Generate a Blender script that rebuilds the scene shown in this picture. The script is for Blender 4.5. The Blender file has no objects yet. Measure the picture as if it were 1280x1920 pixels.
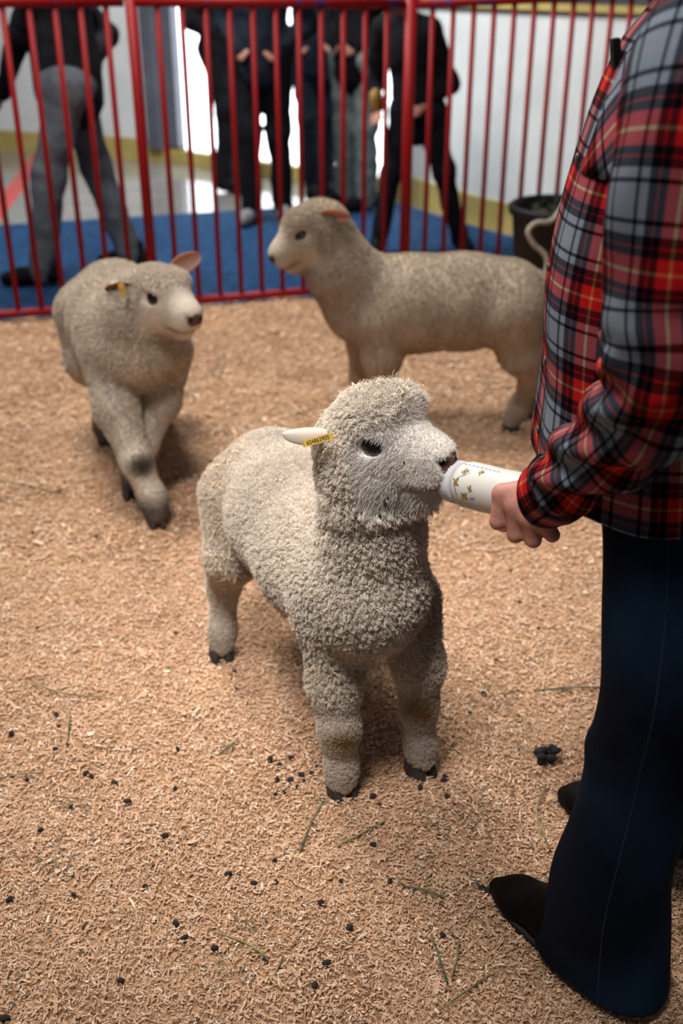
import bpy, math, random
import numpy as np
from mathutils import Vector, Matrix, kdtree

# ------------------------------------------------------------------ camera, world, lights
SC = bpy.context.scene
COL = SC.collection
CAM_H, PITCH, FPX = 1.40, math.radians(27.1), 2000.0
SN, CS = math.sin(PITCH), math.cos(PITCH)
cam_d = bpy.data.cameras.new('camera')
cam = bpy.data.objects.new('camera', cam_d)
COL.objects.link(cam)
cam.location = (0, 0, CAM_H)
cam.rotation_euler = (math.pi / 2 - PITCH, 0, 0)
cam_d.sensor_fit = 'VERTICAL'
cam_d.sensor_height = 36.0
cam_d.sensor_width = 24.0
cam_d.lens = 36.0 * FPX / 1920.0
cam_d.dof.use_dof = True
cam_d.dof.focus_distance = 1.70
cam_d.dof.aperture_fstop = 2.8
cam_d.clip_start = 0.05
SC.camera = cam

world = bpy.data.worlds.new('hall_air')
SC.world = world
world.use_nodes = True
bg = world.node_tree.nodes['Background']
bg.inputs[0].default_value = (0.95, 0.97, 1.0, 1)
bg.inputs[1].default_value = 0.085

def lamp(name, kind, loc, target, power, size, color=(1, 1, 1), cone=None, blend=1.0):
    d = bpy.data.lights.new(name, kind)
    d.energy = power
    d.color = color
    if kind == 'AREA':
        d.shape = 'DISK'; d.size = size
    else:
        d.shadow_soft_size = size
        if cone:
            d.spot_size = math.radians(cone); d.spot_blend = blend
    o = bpy.data.objects.new(name, d)
    COL.objects.link(o)
    o.location = loc
    o.rotation_euler = (Vector(target) - Vector(loc)).to_track_quat('-Z', 'Y').to_euler()
    return o

lamp('overhead_vignette_spot', 'SPOT', (-0.85, 0.45, 4.5), (-0.05, 2.16, 0), 1220, 0.70, (1.0, 0.95, 0.90), 31, 1.0)  # direction follows the cast shadows; narrow cone added to imitate a vignette
lamp('pen_lamp', 'AREA', (-1.2, 3.5, 4.0), (-0.2, 3.6, 0), 150, 1.2, (1.0, 0.95, 0.88))
lamp('hall_lamp', 'AREA', (-1.3, 6.0, 3.6), (0.3, 7.6, 0.3), 170, 1.2, (1.0, 0.99, 0.97))
SC.view_settings.view_transform = 'Standard'
SC.view_settings.look = 'None'
SC.view_settings.gamma = 1.0
SC.view_settings.use_curve_mapping = False
SC.view_settings.exposure = 0.0
SC.cycles.max_bounces = 6
SC.cycles.diffuse_bounces = 3
SC.cycles.glossy_bounces = 3
SC.cycles.adaptive_threshold = 0.02

rng = np.random.default_rng(7)
random.seed(7)

# ------------------------------------------------------------------ helpers
def at(px, py, d):
    """point of the place that lies d metres deep, measured from the photograph"""
    r, u = (px - 640) / FPX * d, (960 - py) / FPX * d
    return np.array([r, u * SN + d * CS, CAM_H + u * CS - d * SN])

def gnd(px, py, z=0.0):
    d = (CAM_H - z) / (SN + (py - 960) / FPX * CS)
    return at(px, py, d)

def norm(v):
    v = np.asarray(v, float)
    return v / (np.linalg.norm(v) + 1e-12)

def tag(o, label=None, cat=None, group=None, kind=None):
    if label: o['label'] = label
    if cat: o['category'] = cat
    if group: o['group'] = group
    if kind: o['kind'] = kind
    return o

def empty(name, loc=(0, 0, 0)):
    o = bpy.data.objects.new(name, None)
    o.empty_display_size = 0.05
    COL.objects.link(o)
    o.location = Vector(loc)
    return o

def link(name, me, mat=None, parent=None):
    o = bpy.data.objects.new(name, me)
    COL.objects.link(o)
    if mat is not None and len(me.materials) == 0:
        me.materials.append(mat)
    if parent is not None:
        o.parent = parent
        # meshes are written in world coordinates: cancel the parents' offset
        off = Vector((0, 0, 0)); p = parent
        while p is not None:
            off += p.location; p = p.parent
        o.location = -off
    return o

def mesh(name, v, f, smooth=True):
    me = bpy.data.meshes.new(name)
    me.from_pydata([tuple(map(float, p)) for p in v], [], [tuple(map(int, q)) for q in f])
    if smooth:
        me.polygons.foreach_set('use_smooth', np.ones(len(me.polygons), dtype=bool))
    me.update()
    return me

def set_col(me, col, name='Col'):
    a = me.attributes.new(name, 'FLOAT_COLOR', 'POINT')
    c = np.ones((len(me.vertices), 4), np.float32); c[:, :3] = col
    a.data.foreach_set('color', c.ravel())

def merge(parts):
    V, F, n = [], [], 0
    for v, f in parts:
        V.append(np.asarray(v, float).reshape(-1, 3)); F += [tuple(i + n for i in q) for q in f]; n += len(V[-1])
    return np.concatenate(V), F

def box_vf(c, s, R=None):
    c = np.asarray(c, float); s = np.asarray(s, float) / 2
    v = np.array([[x, y, z] for x in (-1, 1) for y in (-1, 1) for z in (-1, 1)], float) * s
    if R is not None: v = v @ np.asarray(R).T
    f = [(0, 1, 3, 2), (4, 6, 7, 5), (0, 4, 5, 1), (2, 3, 7, 6), (0, 2, 6, 4), (1, 5, 7, 3)]
    return v + c, f

def tube_vf(pts, rad, n=8, cap=True):
    pts = np.asarray(pts, float)
    m = len(pts)
    rad = np.broadcast_to(np.asarray(rad, float), (m,))
    T = np.gradient(pts, axis=0) if m > 2 else np.repeat((pts[1] - pts[0])[None], m, 0)
    T /= np.linalg.norm(T, axis=1, keepdims=True) + 1e-12
    ref = np.array([0, 0, 1.0]) if abs(T[0][2]) < 0.9 else np.array([1.0, 0, 0])
    V = []
    a = norm(np.cross(T[0], ref))
    for i in range(m):
        a = norm(a - T[i] * np.dot(a, T[i]))
        b = np.cross(T[i], a)
        for k in range(n):
            t = 2 * math.pi * k / n
            V.append(pts[i] + rad[i] * (math.cos(t) * a + math.sin(t) * b))
    F = [(i * n + k, i * n + (k + 1) % n, (i + 1) * n + (k + 1) % n, (i + 1) * n + k) for i in range(m - 1) for k in range(n)]
    if cap:
        F.append(tuple(range(n - 1, -1, -1))); F.append(tuple((m - 1) * n + k for k in range(n)))
    return np.array(V), F

def resample(P, n):
    """Catmull-Rom through rows of P"""
    P = np.asarray(P, float); m = len(P)
    t = np.linspace(0, m - 1, n); i = np.clip(t.astype(int), 0, m - 2); s = (t - i)[:, None]
    g = lambda k: P[np.clip(k, 0, m - 1)]
    p0, p1, p2, p3 = g(i - 1), g(i), g(i + 1), g(i + 2)
    return 0.5 * (2 * p1 + (p2 - p0) * s + (2 * p0 - 5 * p1 + 4 * p2 - p3) * s ** 2 + (3 * p1 - p0 - 3 * p2 + p3) * s ** 3)

def loft(name, rings, mat, parent, disp=None, uscale=None, closed_ends=False, v0=0.0, u0=0.0, thick=0.0):
    """rings (n,m,3) -> tube mesh with metric UVs; disp(u01, v01, normal-out) in metres"""
    R = np.asarray(rings, float); n, m = R.shape[:2]
    cen = R.mean(1, keepdims=True)
    out = R - cen; out /= np.linalg.norm(out, axis=2, keepdims=True) + 1e-9
    U = np.linspace(0, 1, m, endpoint=False)[None, :].repeat(n, 0)
    Vv = np.linspace(0, 1, n)[:, None].repeat(m, 1)
    if disp is not None:
        R = R + out * disp(U, Vv)[:, :, None]
    per = np.linalg.norm(np.roll(R, -1, 1) - R, axis=2).sum(1).mean() if uscale is None else uscale
    vl = np.concatenate([[0], np.cumsum(np.linalg.norm(np.diff(cen[:, 0], axis=0), axis=1))]) + v0
    V = R.reshape(-1, 3)
    F, UV = [], []
    for i in range(n - 1):
        for k in range(m):
            k2 = (k + 1) % m
            F.append((i * m + k, i * m + k2, (i + 1) * m + k2, (i + 1) * m + k))
            ua, ub = u0 + per * k / m, u0 + per * (k + 1) / m
            UV += [(ua, vl[i]), (ub, vl[i]), (ub, vl[i + 1]), (ua, vl[i + 1])]
    if closed_ends:
        F.append(tuple(range(m - 1, -1, -1))); UV += [(0, vl[0])] * m
        F.append(tuple((n - 1) * m + k for k in range(m))); UV += [(0, vl[-1])] * m
    me = mesh(name, V, F)
    uv = me.uv_layers.new(name='UVMap')
    uv.data.foreach_set('uv', np.array(UV, np.float32).ravel())
    o = link(name, me, mat, parent)
    if thick:
        s = o.modifiers.new('thickness', 'SOLIDIFY'); s.thickness = thick; s.offset = -1
    return o, R

# ---- signed distance modelling: smooth union of tapered capsules and ellipsoids, meshed with surface nets
def cone(a, b, ra, rb=None, k=0.02, sub=False):
    return ('c', np.asarray(a, float), np.asarray(b, float), ra, ra if rb is None else rb, k, sub)

def ell(c, r, R=None, k=0.02, sub=False):
    return ('e', np.asarray(c, float), np.asarray(r, float) * np.ones(3), np.eye(3) if R is None else np.asarray(R, float), None, k, sub)

def chain(pts, rads, k=0.02):
    return [cone(pts[i], pts[i + 1], rads[i], rads[i + 1], k) for i in range(len(pts) - 1)]

def prim_dist(p, P):
    if p[0] == 'c':
        a, b, ra, rb = p[1:5]
        ab = b - a
        t = np.clip(((P - a) @ ab) / (ab @ ab + 1e-12), 0, 1)
        q = P - a - t[..., None] * ab
        return np.sqrt((q * q).sum(-1)) - (ra + (rb - ra) * t)
    c, r, R = p[1:4]
    q = (P - c) @ R            # columns of R are the local axes
    k0 = np.sqrt(((q / r) ** 2).sum(-1)); k1 = np.sqrt(((q / r ** 2) ** 2).sum(-1))
    return k0 * (k0 - 1) / (k1 + 1e-9)

def sdf_mesh(prims, h, grow=0.0):
    lo, hi = [], []
    for p in prims:
        if p[6]: continue
        if p[0] == 'c':
            m = max(p[3], p[4]); lo += [p[1] - m, p[2] - m]; hi += [p[1] + m, p[2] + m]
        else:
            m = p[2].max(); lo.append(p[1] - m); hi.append(p[1] + m)
    lo = np.min(lo, 0) - 4 * h - grow - 0.01; hi = np.max(hi, 0) + 4 * h + grow + 0.01
    N = np.ceil((hi - lo) / h).astype(int) + 1
    F = np.full(N, 0.5, np.float32)
    for p in prims:
        k = p[5]
        if p[0] == 'c':
            m = max(p[3], p[4]); a = np.minimum(p[1], p[2]) - m; b = np.maximum(p[1], p[2]) + m
        else:
            m = p[2].max(); a = p[1] - m; b = p[1] + m
        mg = 1.6 * k + 3 * h + grow
        i0 = np.clip(((a - mg - lo) / h).astype(int), 0, N - 1); i1 = np.clip(((b + mg - lo) / h).astype(int) + 2, 1, N)
        ax = [lo[j] + h * np.arange(i0[j], i1[j]) for j in range(3)]
        P = np.stack(np.meshgrid(*ax, indexing='ij'), -1)
        D = prim_dist(p, P).astype(np.float32)
        S = F[i0[0]:i1[0], i0[1]:i1[1], i0[2]:i1[2]]
        if p[6]:
            D = -D
            hh = np.maximum(k - np.abs(S - D), 0) / k
            S[...] = np.maximum(S, D) + hh * hh * k * 0.25
        else:
            hh = np.maximum(k - np.abs(S - D), 0) / k
            S[...] = np.minimum(S, D) - hh * hh * k * 0.25
    F -= grow
    return nets(F, lo, h)

def nets(F, lo, h):
    s = F < 0
    nx, ny, nz = F.shape
    c = [s[i:nx - 1 + i, j:ny - 1 + j, k:nz - 1 + k] for i in (0, 1) for j in (0, 1) for k in (0, 1)]
    cnt = sum(x.astype(np.int8) for x in c)
    act = (cnt > 0) & (cnt < 8)
    idx = np.argwhere(act)
    ids = np.full(act.shape, -1, np.int64); ids[act] = np.arange(len(idx))
    off = np.array([[i, j, k] for i in (0, 1) for j in (0, 1) for k in (0, 1)])
    val = np.stack([F[idx[:, 0] + o[0], idx[:, 1] + o[1], idx[:, 2] + o[2]] for o in off], 1)
    acc = np.zeros((len(idx), 3)); num = np.zeros(len(idx))
    for a in range(8):
        for b in range(a + 1, 8):
            if np.abs(off[a] - off[b]).sum() != 1: continue
            va, vb = val[:, a], val[:, b]
            m = (va < 0) != (vb < 0)
            t = np.where(m, va / np.where(m, va - vb, 1), 0)
            acc += np.where(m[:, None], off[a] + t[:, None] * (off[b] - off[a]), 0); num += m
    V = lo + h * (idx + acc / num[:, None])
    Q = []
    for ax in range(3):
        b, c2 = [(1, 2), (2, 0), (0, 1)][ax]
        sl0 = [slice(None)] * 3; sl1 = [slice(None)] * 3
        sl0[ax] = slice(0, -1); sl1[ax] = slice(1, None)
        e = np.argwhere(s[tuple(sl0)] != s[tuple(sl1)])
        e = e[(e[:, b] > 0) & (e[:, c2] > 0) & (e[:, b] < F.shape[b] - 1) & (e[:, c2] < F.shape[c2] - 1)]
        def g(db, dc):
            q = e.copy(); q[:, b] -= db; q[:, c2] -= dc
            return ids[q[:, 0], q[:, 1], q[:, 2]]
        quad = np.stack([g(1, 1), g(0, 1), g(0, 0), g(1, 0)], 1)
        fl = ~s[e[:, 0], e[:, 1], e[:, 2]]
        quad[fl] = quad[fl][:, ::-1]
        Q.append(quad)
    Q = np.concatenate(Q)
    return V, Q[(Q >= 0).all(1)]

def np_mesh(name, V, Q):
    me = bpy.data.meshes.new(name)
    n, m = len(V), len(Q)
    me.vertices.add(n); me.vertices.foreach_set('co', V.astype(np.float32).ravel())
    me.loops.add(m * 4); me.loops.foreach_set('vertex_index', Q.astype(np.int32).ravel())
    me.polygons.add(m)
    me.polygons.foreach_set('loop_start', np.arange(0, m * 4, 4, dtype=np.int32))
    me.polygons.foreach_set('use_smooth', np.ones(m, dtype=bool))
    me.update(calc_edges=True); me.validate()
    return me

def smooth_vf(V, Q, it=2, lam=0.5):
    for _ in range(it):
        acc = np.zeros_like(V); num = np.zeros(len(V))
        for a in range(4):
            np.add.at(acc, Q[:, a], V[Q[:, (a + 1) % 4]]); np.add.at(num, Q[:, a], 1)
            np.add.at(acc, Q[:, a], V[Q[:, (a + 3) % 4]]); np.add.at(num, Q[:, a], 1)
        V = V + lam * (acc / np.maximum(num, 1)[:, None] - V)
    return V

def vnormals(V, Q):
    fn = np.cross(V[Q[:, 2]] - V[Q[:, 0]], V[Q[:, 3]] - V[Q[:, 1]])
    N = np.zeros_like(V)
    for a in range(4): np.add.at(N, Q[:, a], fn)
    return N / (np.linalg.norm(N, axis=1, keepdims=True) + 1e-12)

def vnoise(P, freq, seed=0):
    """smooth value noise in [-1,1] on points P (n,3)"""
    r = np.random.default_rng(seed); T = r.random((32, 32, 32)).astype(np.float32) * 2 - 1
    q = P * freq + 100.0; i = np.floor(q).astype(int); f = q - i; f = f * f * (3 - 2 * f)
    out = 0
    for a in (0, 1):
        for b in (0, 1):
            for c in (0, 1):
                w = (f[:, 0] if a else 1 - f[:, 0]) * (f[:, 1] if b else 1 - f[:, 1]) * (f[:, 2] if c else 1 - f[:, 2])
                out = out + w * T[(i[:, 0] + a) % 32, (i[:, 1] + b) % 32, (i[:, 2] + c) % 32]
    return out

# ------------------------------------------------------------------ materials
def nmat(name):
    m = bpy.data.materials.new(name); m.use_nodes = True
    nt = m.node_tree
    return m, nt, nt.nodes['Principled BSDF']

def mat(name, col, rough=0.6, metal=0.0, spec=0.4, var=0.0, scale=40.0, bump=0.0, bscale=None, alpha_col=None, sheen=0.0, emit=0.0, trans=0.0):
    m, nt, b = nmat(name)
    b.inputs['Base Color'].default_value = (*col, 1); b.inputs['Roughness'].default_value = rough
    b.inputs['Metallic'].default_value = metal; b.inputs['Specular IOR Level'].default_value = spec
    if sheen: b.inputs['Sheen Weight'].default_value = sheen
    if trans: b.inputs['Transmission Weight'].default_value = trans
    if emit:
        b.inputs['Emission Color'].default_value = (*col, 1); b.inputs['Emission Strength'].default_value = emit
    tc = nt.nodes.new('ShaderNodeTexCoord')
    if var or alpha_col:
        n = nt.nodes.new('ShaderNodeTexNoise'); n.inputs['Scale'].default_value = scale; n.inputs['Detail'].default_value = 6
        nt.links.new(tc.outputs['Object'], n.inputs['Vector'])
        r = nt.nodes.new('ShaderNodeValToRGB')
        c2 = alpha_col if alpha_col else tuple(min(1, c * (1 + var)) for c in col)
        c1 = col if alpha_col else tuple(c * (1 - var) for c in col)
        r.color_ramp.elements[0].position = 0.35 if not alpha_col else 0.60
        r.color_ramp.elements[1].position = 0.65 if not alpha_col else 0.66
        r.color_ramp.elements[0].color = (*c1, 1); r.color_ramp.elements[1].color = (*c2, 1)
        nt.links.new(n.outputs['Fac'], r.inputs['Fac']); nt.links.new(r.outputs['Color'], b.inputs['Base Color'])
    if bump:
        n2 = nt.nodes.new('ShaderNodeTexNoise'); n2.inputs['Scale'].default_value = bscale or scale * 3; n2.inputs['Detail'].default_value = 8
        nt.links.new(tc.outputs['Object'], n2.inputs['Vector'])
        bp = nt.nodes.new('ShaderNodeBump'); bp.inputs['Strength'].default_value = bump; bp.inputs['Distance'].default_value = 0.01
        nt.links.new(n2.outputs['Fac'], bp.inputs['Height']); nt.links.new(bp.outputs['Normal'], b.inputs['Normal'])
    return m

def attr_mat(name, attr='Col', rough=0.85, spec=0.15, bump=0.0, bscale=300, var=0.0, sss=0.0):
    m, nt, b = nmat(name)
    a = nt.nodes.new('ShaderNodeAttribute'); a.attribute_name = attr
    nt.links.new(a.outputs['Color'], b.inputs['Base Color'])
    b.inputs['Roughness'].default_value = rough; b.inputs['Specular IOR Level'].default_value = spec
    if sss:
        b.inputs['Subsurface Weight'].default_value = sss; b.inputs['Subsurface Radius'].default_value = (0.012, 0.005, 0.003); b.inputs['Subsurface Scale'].default_value = 0.5
    if bump:
        tc = nt.nodes.new('ShaderNodeTexCoord')
        n2 = nt.nodes.new('ShaderNodeTexNoise'); n2.inputs['Scale'].default_value = bscale; n2.inputs['Detail'].default_value = 6
        nt.links.new(tc.outputs['Object'], n2.inputs['Vector'])
        bp = nt.nodes.new('ShaderNodeBump'); bp.inputs['Strength'].default_value = bump; bp.inputs['Distance'].default_value = 0.004
        nt.links.new(n2.outputs['Fac'], bp.inputs['Height']); nt.links.new(bp.outputs['Normal'], b.inputs['Normal'])
    return m

M = {}
M['red'] = mat('red_paint', (0.25, 0.005, 0.007), 0.5, spec=0.2, scale=9.0, alpha_col=(0.035, 0.03, 0.14), bump=0.1, bscale=120)
M['board'] = mat('white_board', (0.62, 0.66, 0.67), 0.5, var=0.06, scale=5, bump=0.05)
M['kick'] = mat('yellow_kick', (0.42, 0.33, 0.11), 0.5, var=0.12, scale=6)
M['frame'] = mat('grey_frame', (0.10, 0.11, 0.14), 0.5, var=0.2, scale=4)
M['carpet'] = mat('blue_carpet', (0.014, 0.050, 0.125), 0.9, spec=0.1, var=0.35, scale=18, bump=0.4, bscale=300)
M['line'] = mat('red_line', (0.50, 0.07, 0.06), 0.4, var=0.1, scale=10)
M['black'] = mat('black_plastic', (0.004, 0.004, 0.005), 0.55, spec=0.25, bump=0.1, bscale=60)
M['rope'] = mat('rope', (0.42, 0.37, 0.31), 0.9, var=0.3, scale=120, bump=0.5, bscale=400)
M['hay'] = mat('hay', (0.25, 0.22, 0.11), 0.8, var=0.45, scale=30)
M['green_hay'] = mat('green_hay', (0.12, 0.135, 0.085), 0.8, var=0.5, scale=25)
M['dung'] = mat('dung', (0.032, 0.027, 0.027), 0.85, var=0.4, scale=90, bump=0.5, bscale=260)
M['eye'] = mat('eye_black', (0.006, 0.004, 0.004), 0.06, spec=0.6)
M['sheep'] = attr_mat('sheep_skin', 'Col', 0.9, 0.1, bump=0.6, bscale=160)
M['fleece'] = attr_mat('fleece_fibre', 'col', 0.85, 0.12)
M['hoof'] = mat('hoof_horn', (0.035, 0.028, 0.025), 0.6, var=0.4, scale=60, bump=0.3)
M['ear'] = attr_mat('ear_skin', 'Col', 0.8, 0.2, sss=0.25)
M['tag'] = mat('yellow_tag', (0.75, 0.50, 0.10), 0.35, var=0.05, scale=40)
M['tagtext'] = mat('tag_print', (0.12, 0.07, 0.01), 0.6)
M['skin'] = mat('skin', (0.56, 0.25, 0.19), 0.5, spec=0.35, var=0.16, scale=28, bump=0.12, bscale=260)
M['boot'] = mat('dark_leather', (0.0042, 0.0030, 0.0026), 0.65, spec=0.08, var=0.4, scale=12, bump=0.15, bscale=150)
M['sole'] = mat('boot_sole', (0.010, 0.008, 0.008), 0.7)
M['hair'] = mat('dark_hair', (0.03, 0.018, 0.012), 0.6, bump=0.5, bscale=90)
M['bottle'] = mat('milk_white', (0.66, 0.645, 0.59), 0.3, spec=0.5, var=0.015, scale=20)
M['cap'] = mat('white_cap', (0.68, 0.69, 0.71), 0.4, spec=0.5)
M['bee'] = mat('bee_print', (0.30, 0.22, 0.05), 0.5, var=0.5, scale=300)
M['beedark'] = mat('bee_dark_print', (0.07, 0.06, 0.08), 0.5)
M['purple'] = mat('purple_print', (0.22, 0.20, 0.50), 0.5)
M['thread'] = mat('seam_thread', (0.018, 0.046, 0.075), 0.8)
M['button'] = mat('shirt_button', (0.05, 0.05, 0.055), 0.3, spec=0.6)

def floor_mat():
    m, nt, b = nmat('polished_concrete')
    tc = nt.nodes.new('ShaderNodeTexCoord')
    n = nt.nodes.new('ShaderNodeTexNoise'); n.inputs['Scale'].default_value = 3; n.inputs['Detail'].default_value = 8
    nt.links.new(tc.outputs['Object'], n.inputs['Vector'])
    r = nt.nodes.new('ShaderNodeValToRGB')
    r.color_ramp.elements[0].position = 0.3; r.color_ramp.elements[1].position = 0.7
    r.color_ramp.elements[0].color = (0.17, 0.165, 0.155, 1); r.color_ramp.elements[1].color = (0.24, 0.23, 0.215, 1)
    nt.links.new(n.outputs['Fac'], r.inputs['Fac']); nt.links.new(r.outputs['Color'], b.inputs['Base Color'])
    b.inputs['Roughness'].default_value = 0.12; b.inputs['Specular IOR Level'].default_value = 0.8
    return m
M['floor'] = floor_mat()

def bed_mat():
    m, nt, b = nmat('wood_shavings_bed')
    tc = nt.nodes.new('ShaderNodeTexCoord')
    def noise(sc, det=6, dist=0.0):
        n = nt.nodes.new('ShaderNodeTexNoise'); n.inputs['Scale'].default_value = sc; n.inputs['Detail'].default_value = det
        n.inputs['Distortion'].default_value = dist
        nt.links.new(tc.outputs['Object'], n.inputs['Vector']); return n
    def ramp(src, stops):
        r = nt.nodes.new('ShaderNodeValToRGB')
        e = r.color_ramp.elements
        while len(e) < len(stops): e.new(0.5)
        for x, (p, c) in zip(e, stops): x.position = p; x.color = (*c, 1)
        nt.links.new(src, r.inputs['Fac']); return r
    fine = noise(150, 8, 1.5)
    r1 = ramp(fine.outputs['Fac'], [(0.28, (0.20, 0.10, 0.05)), (0.46, (0.46, 0.27, 0.15)), (0.60, (0.62, 0.385, 0.235)), (0.75, (0.76, 0.54, 0.37))])
    big = noise(5, 5, 0.5)
    r2 = ramp(big.outputs['Fac'], [(0.33, (0.70, 0.66, 0.62)), (0.55, (1, 1, 1))])
    mx = nt.nodes.new('ShaderNodeMix'); mx.data_type = 'RGBA'; mx.blend_type = 'MULTIPLY'; mx.inputs[0].default_value = 1
    nt.links.new(r1.outputs['Color'], mx.inputs[6]); nt.links.new(r2.outputs['Color'], mx.inputs[7])
    nt.links.new(mx.outputs[2], b.inputs['Base Color'])
    b.inputs['Roughness'].default_value = 0.9; b.inputs['Specular IOR Level'].default_value = 0.1
    bp = nt.nodes.new('ShaderNodeBump'); bp.inputs['Strength'].default_value = 0.9; bp.inputs['Distance'].default_value = 0.006
    nt.links.new(fine.outputs['Fac'], bp.inputs['Height']); nt.links.new(bp.outputs['Normal'], b.inputs['Normal'])
    return m
M['bed'] = bed_mat()
M['chip'] = attr_mat('shaving_flake', 'Col', 0.75, 0.2)

def plaid_mat(name='plaid_flannel', period=0.122, rot=0.0):
    m, nt, b = nmat(name)
    uv = nt.nodes.new('ShaderNodeUVMap'); uv.uv_map = 'UVMap'
    mp = nt.nodes.new('ShaderNodeMapping'); mp.inputs['Rotation'].default_value = (0, 0, rot)
    nt.links.new(uv.outputs['UV'], mp.inputs['Vector'])
    sp = nt.nodes.new('ShaderNodeSeparateXYZ'); nt.links.new(mp.outputs['Vector'], sp.inputs[0])
    RED, BLK, GRY, YEL, LRED = (0.46, 0.010, 0.012), (0.002, 0.002, 0.004), (0.19, 0.225, 0.275), (0.55, 0.36, 0.12), (0.20, 0.005, 0.005)
    stops = [(0.0, YEL), (0.012, RED), (0.12, BLK), (0.185, LRED), (0.20, BLK), (0.275, GRY), (0.35, BLK), (0.385, GRY),
             (0.48, (0.22, 0.235, 0.285)), (0.52, GRY), (0.615, BLK), (0.65, GRY), (0.725, BLK), (0.80, LRED), (0.815, BLK), (0.88, RED), (0.988, YEL)]
    outs = []
    for ax in (0, 1):
        d = nt.nodes.new('ShaderNodeMath'); d.operation = 'DIVIDE'; d.inputs[1].default_value = period
        nt.links.new(sp.outputs[ax], d.inputs[0])
        f = nt.nodes.new('ShaderNodeMath'); f.operation = 'FRACT'; nt.links.new(d.outputs[0], f.inputs[0])
        r = nt.nodes.new('ShaderNodeValToRGB'); r.color_ramp.interpolation = 'CONSTANT'
        e = r.color_ramp.elements
        while len(e) < len(stops): e.new(0.5)
        for x, (p, c) in zip(e, stops): x.position = p; x.color = (*c, 1)
        nt.links.new(f.outputs[0], r.inputs['Fac']); outs.append(r)
    # twill weave: warp and weft alternate
    w = nt.nodes.new('ShaderNodeTexWave'); w.bands_direction = 'DIAGONAL'; w.inputs['Scale'].default_value = 320; w.inputs['Distortion'].default_value = 1.5
    nt.links.new(mp.outputs['Vector'], w.inputs['Vector'])
    rg = nt.nodes.new('ShaderNodeMapRange'); rg.inputs[3].default_value = 0.32; rg.inputs[4].default_value = 0.68
    nt.links.new(w.outputs['Fac'], rg.inputs[0])
    mx = nt.nodes.new('ShaderNodeMix'); mx.data_type = 'RGBA'
    nt.links.new(rg.outputs[0], mx.inputs[0]); nt.links.new(outs[0].outputs['Color'], mx.inputs[6]); nt.links.new(outs[1].outputs['Color'], mx.inputs[7])
    mu = nt.nodes.new('ShaderNodeMix'); mu.data_type = 'RGBA'; mu.blend_type = 'MULTIPLY'; mu.inputs[0].default_value = 1
    nt.links.new(outs[0].outputs['Color'], mu.inputs[6]); nt.links.new(outs[1].outputs['Color'], mu.inputs[7])
    gm = nt.nodes.new('ShaderNodeGamma'); gm.inputs[1].default_value = 0.5; nt.links.new(mu.outputs[2], gm.inputs[0])
    m2 = nt.nodes.new('ShaderNodeMix'); m2.data_type = 'RGBA'; m2.inputs[0].default_value = 0.78
    nt.links.new(mx.outputs[2], m2.inputs[6]); nt.links.new(gm.outputs[0], m2.inputs[7])
    nt.links.new(m2.outputs[2], b.inputs['Base Color'])
    b.inputs['Roughness'].default_value = 0.95; b.inputs['Specular IOR Level'].default_value = 0.05
    bp = nt.nodes.new('ShaderNodeBump'); bp.inputs['Strength'].default_value = 0.25; bp.inputs['Distance'].default_value = 0.001
    nt.links.new(w.outputs['Fac'], bp.inputs['Height']); nt.links.new(bp.outputs['Normal'], b.inputs['Normal'])
    return m
M['plaid'] = plaid_mat()
M['plaid_bias'] = plaid_mat('plaid_flannel_bias', 0.122, 0.75)

def denim_mat(name, c1, c2, fade):
    m, nt, b = nmat(name)
    tc = nt.nodes.new('ShaderNodeTexCoord')
    n = nt.nodes.new('ShaderNodeTexNoise'); n.inputs['Scale'].default_value = 5; n.inputs['Detail'].default_value = 4
    nt.links.new(tc.outputs['Object'], n.inputs['Vector'])
    n2 = nt.nodes.new('ShaderNodeTexNoise'); n2.inputs['Scale'].default_value = 420; n2.inputs['Detail'].default_value = 3
    nt.links.new(tc.outputs['Object'], n2.inputs['Vector'])
    r = nt.nodes.new('ShaderNodeValToRGB'); r.color_ramp.elements[0].position = 0.40; r.color_ramp.elements[1].position = 0.72
    r.color_ramp.elements[0].color = (*c1, 1); r.color_ramp.elements[1].color = (*fade, 1)
    nt.links.new(n.outputs['Fac'], r.inputs['Fac'])
    mx = nt.nodes.new('ShaderNodeMix'); mx.data_type = 'RGBA'; mx.blend_type = 'MIX'
    ma = nt.nodes.new('ShaderNodeMath'); ma.operation = 'MULTIPLY'; ma.inputs[1].default_value = 0.45
    nt.links.new(n2.outputs['Fac'], ma.inputs[0]); nt.links.new(ma.outputs[0], mx.inputs[0])
    nt.links.new(r.outputs['Color'], mx.inputs[6]); mx.inputs[7].default_value = (*c2, 1)
    nt.links.new(mx.outputs[2], b.inputs['Base Color'])
    b.inputs['Roughness'].default_value = 0.9; b.inputs['Specular IOR Level'].default_value = 0.1
    bp = nt.nodes.new('ShaderNodeBump'); bp.inputs['Strength'].default_value = 0.3; bp.inputs['Distance'].default_value = 0.001
    nt.links.new(n2.outputs['Fac'], bp.inputs['Height']); nt.links.new(bp.outputs['Normal'], b.inputs['Normal'])
    return m
M['denim'] = denim_mat('dark_denim', (0.0025, 0.0045, 0.012), (0.004, 0.008, 0.018), (0.006, 0.027, 0.058))

def lit_mat():
    m = bpy.data.materials.new('daylight_glow'); m.use_nodes = True
    nt = m.node_tree; nt.nodes.clear()
    e = nt.nodes.new('ShaderNodeEmission'); e.inputs[0].default_value = (0.93, 0.95, 1.0, 1); e.inputs[1].default_value = 4.6
    o = nt.nodes.new('ShaderNodeOutputMaterial'); nt.links.new(e.outputs[0], o.inputs[0])
    return m
M['day'] = lit_mat()

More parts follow.
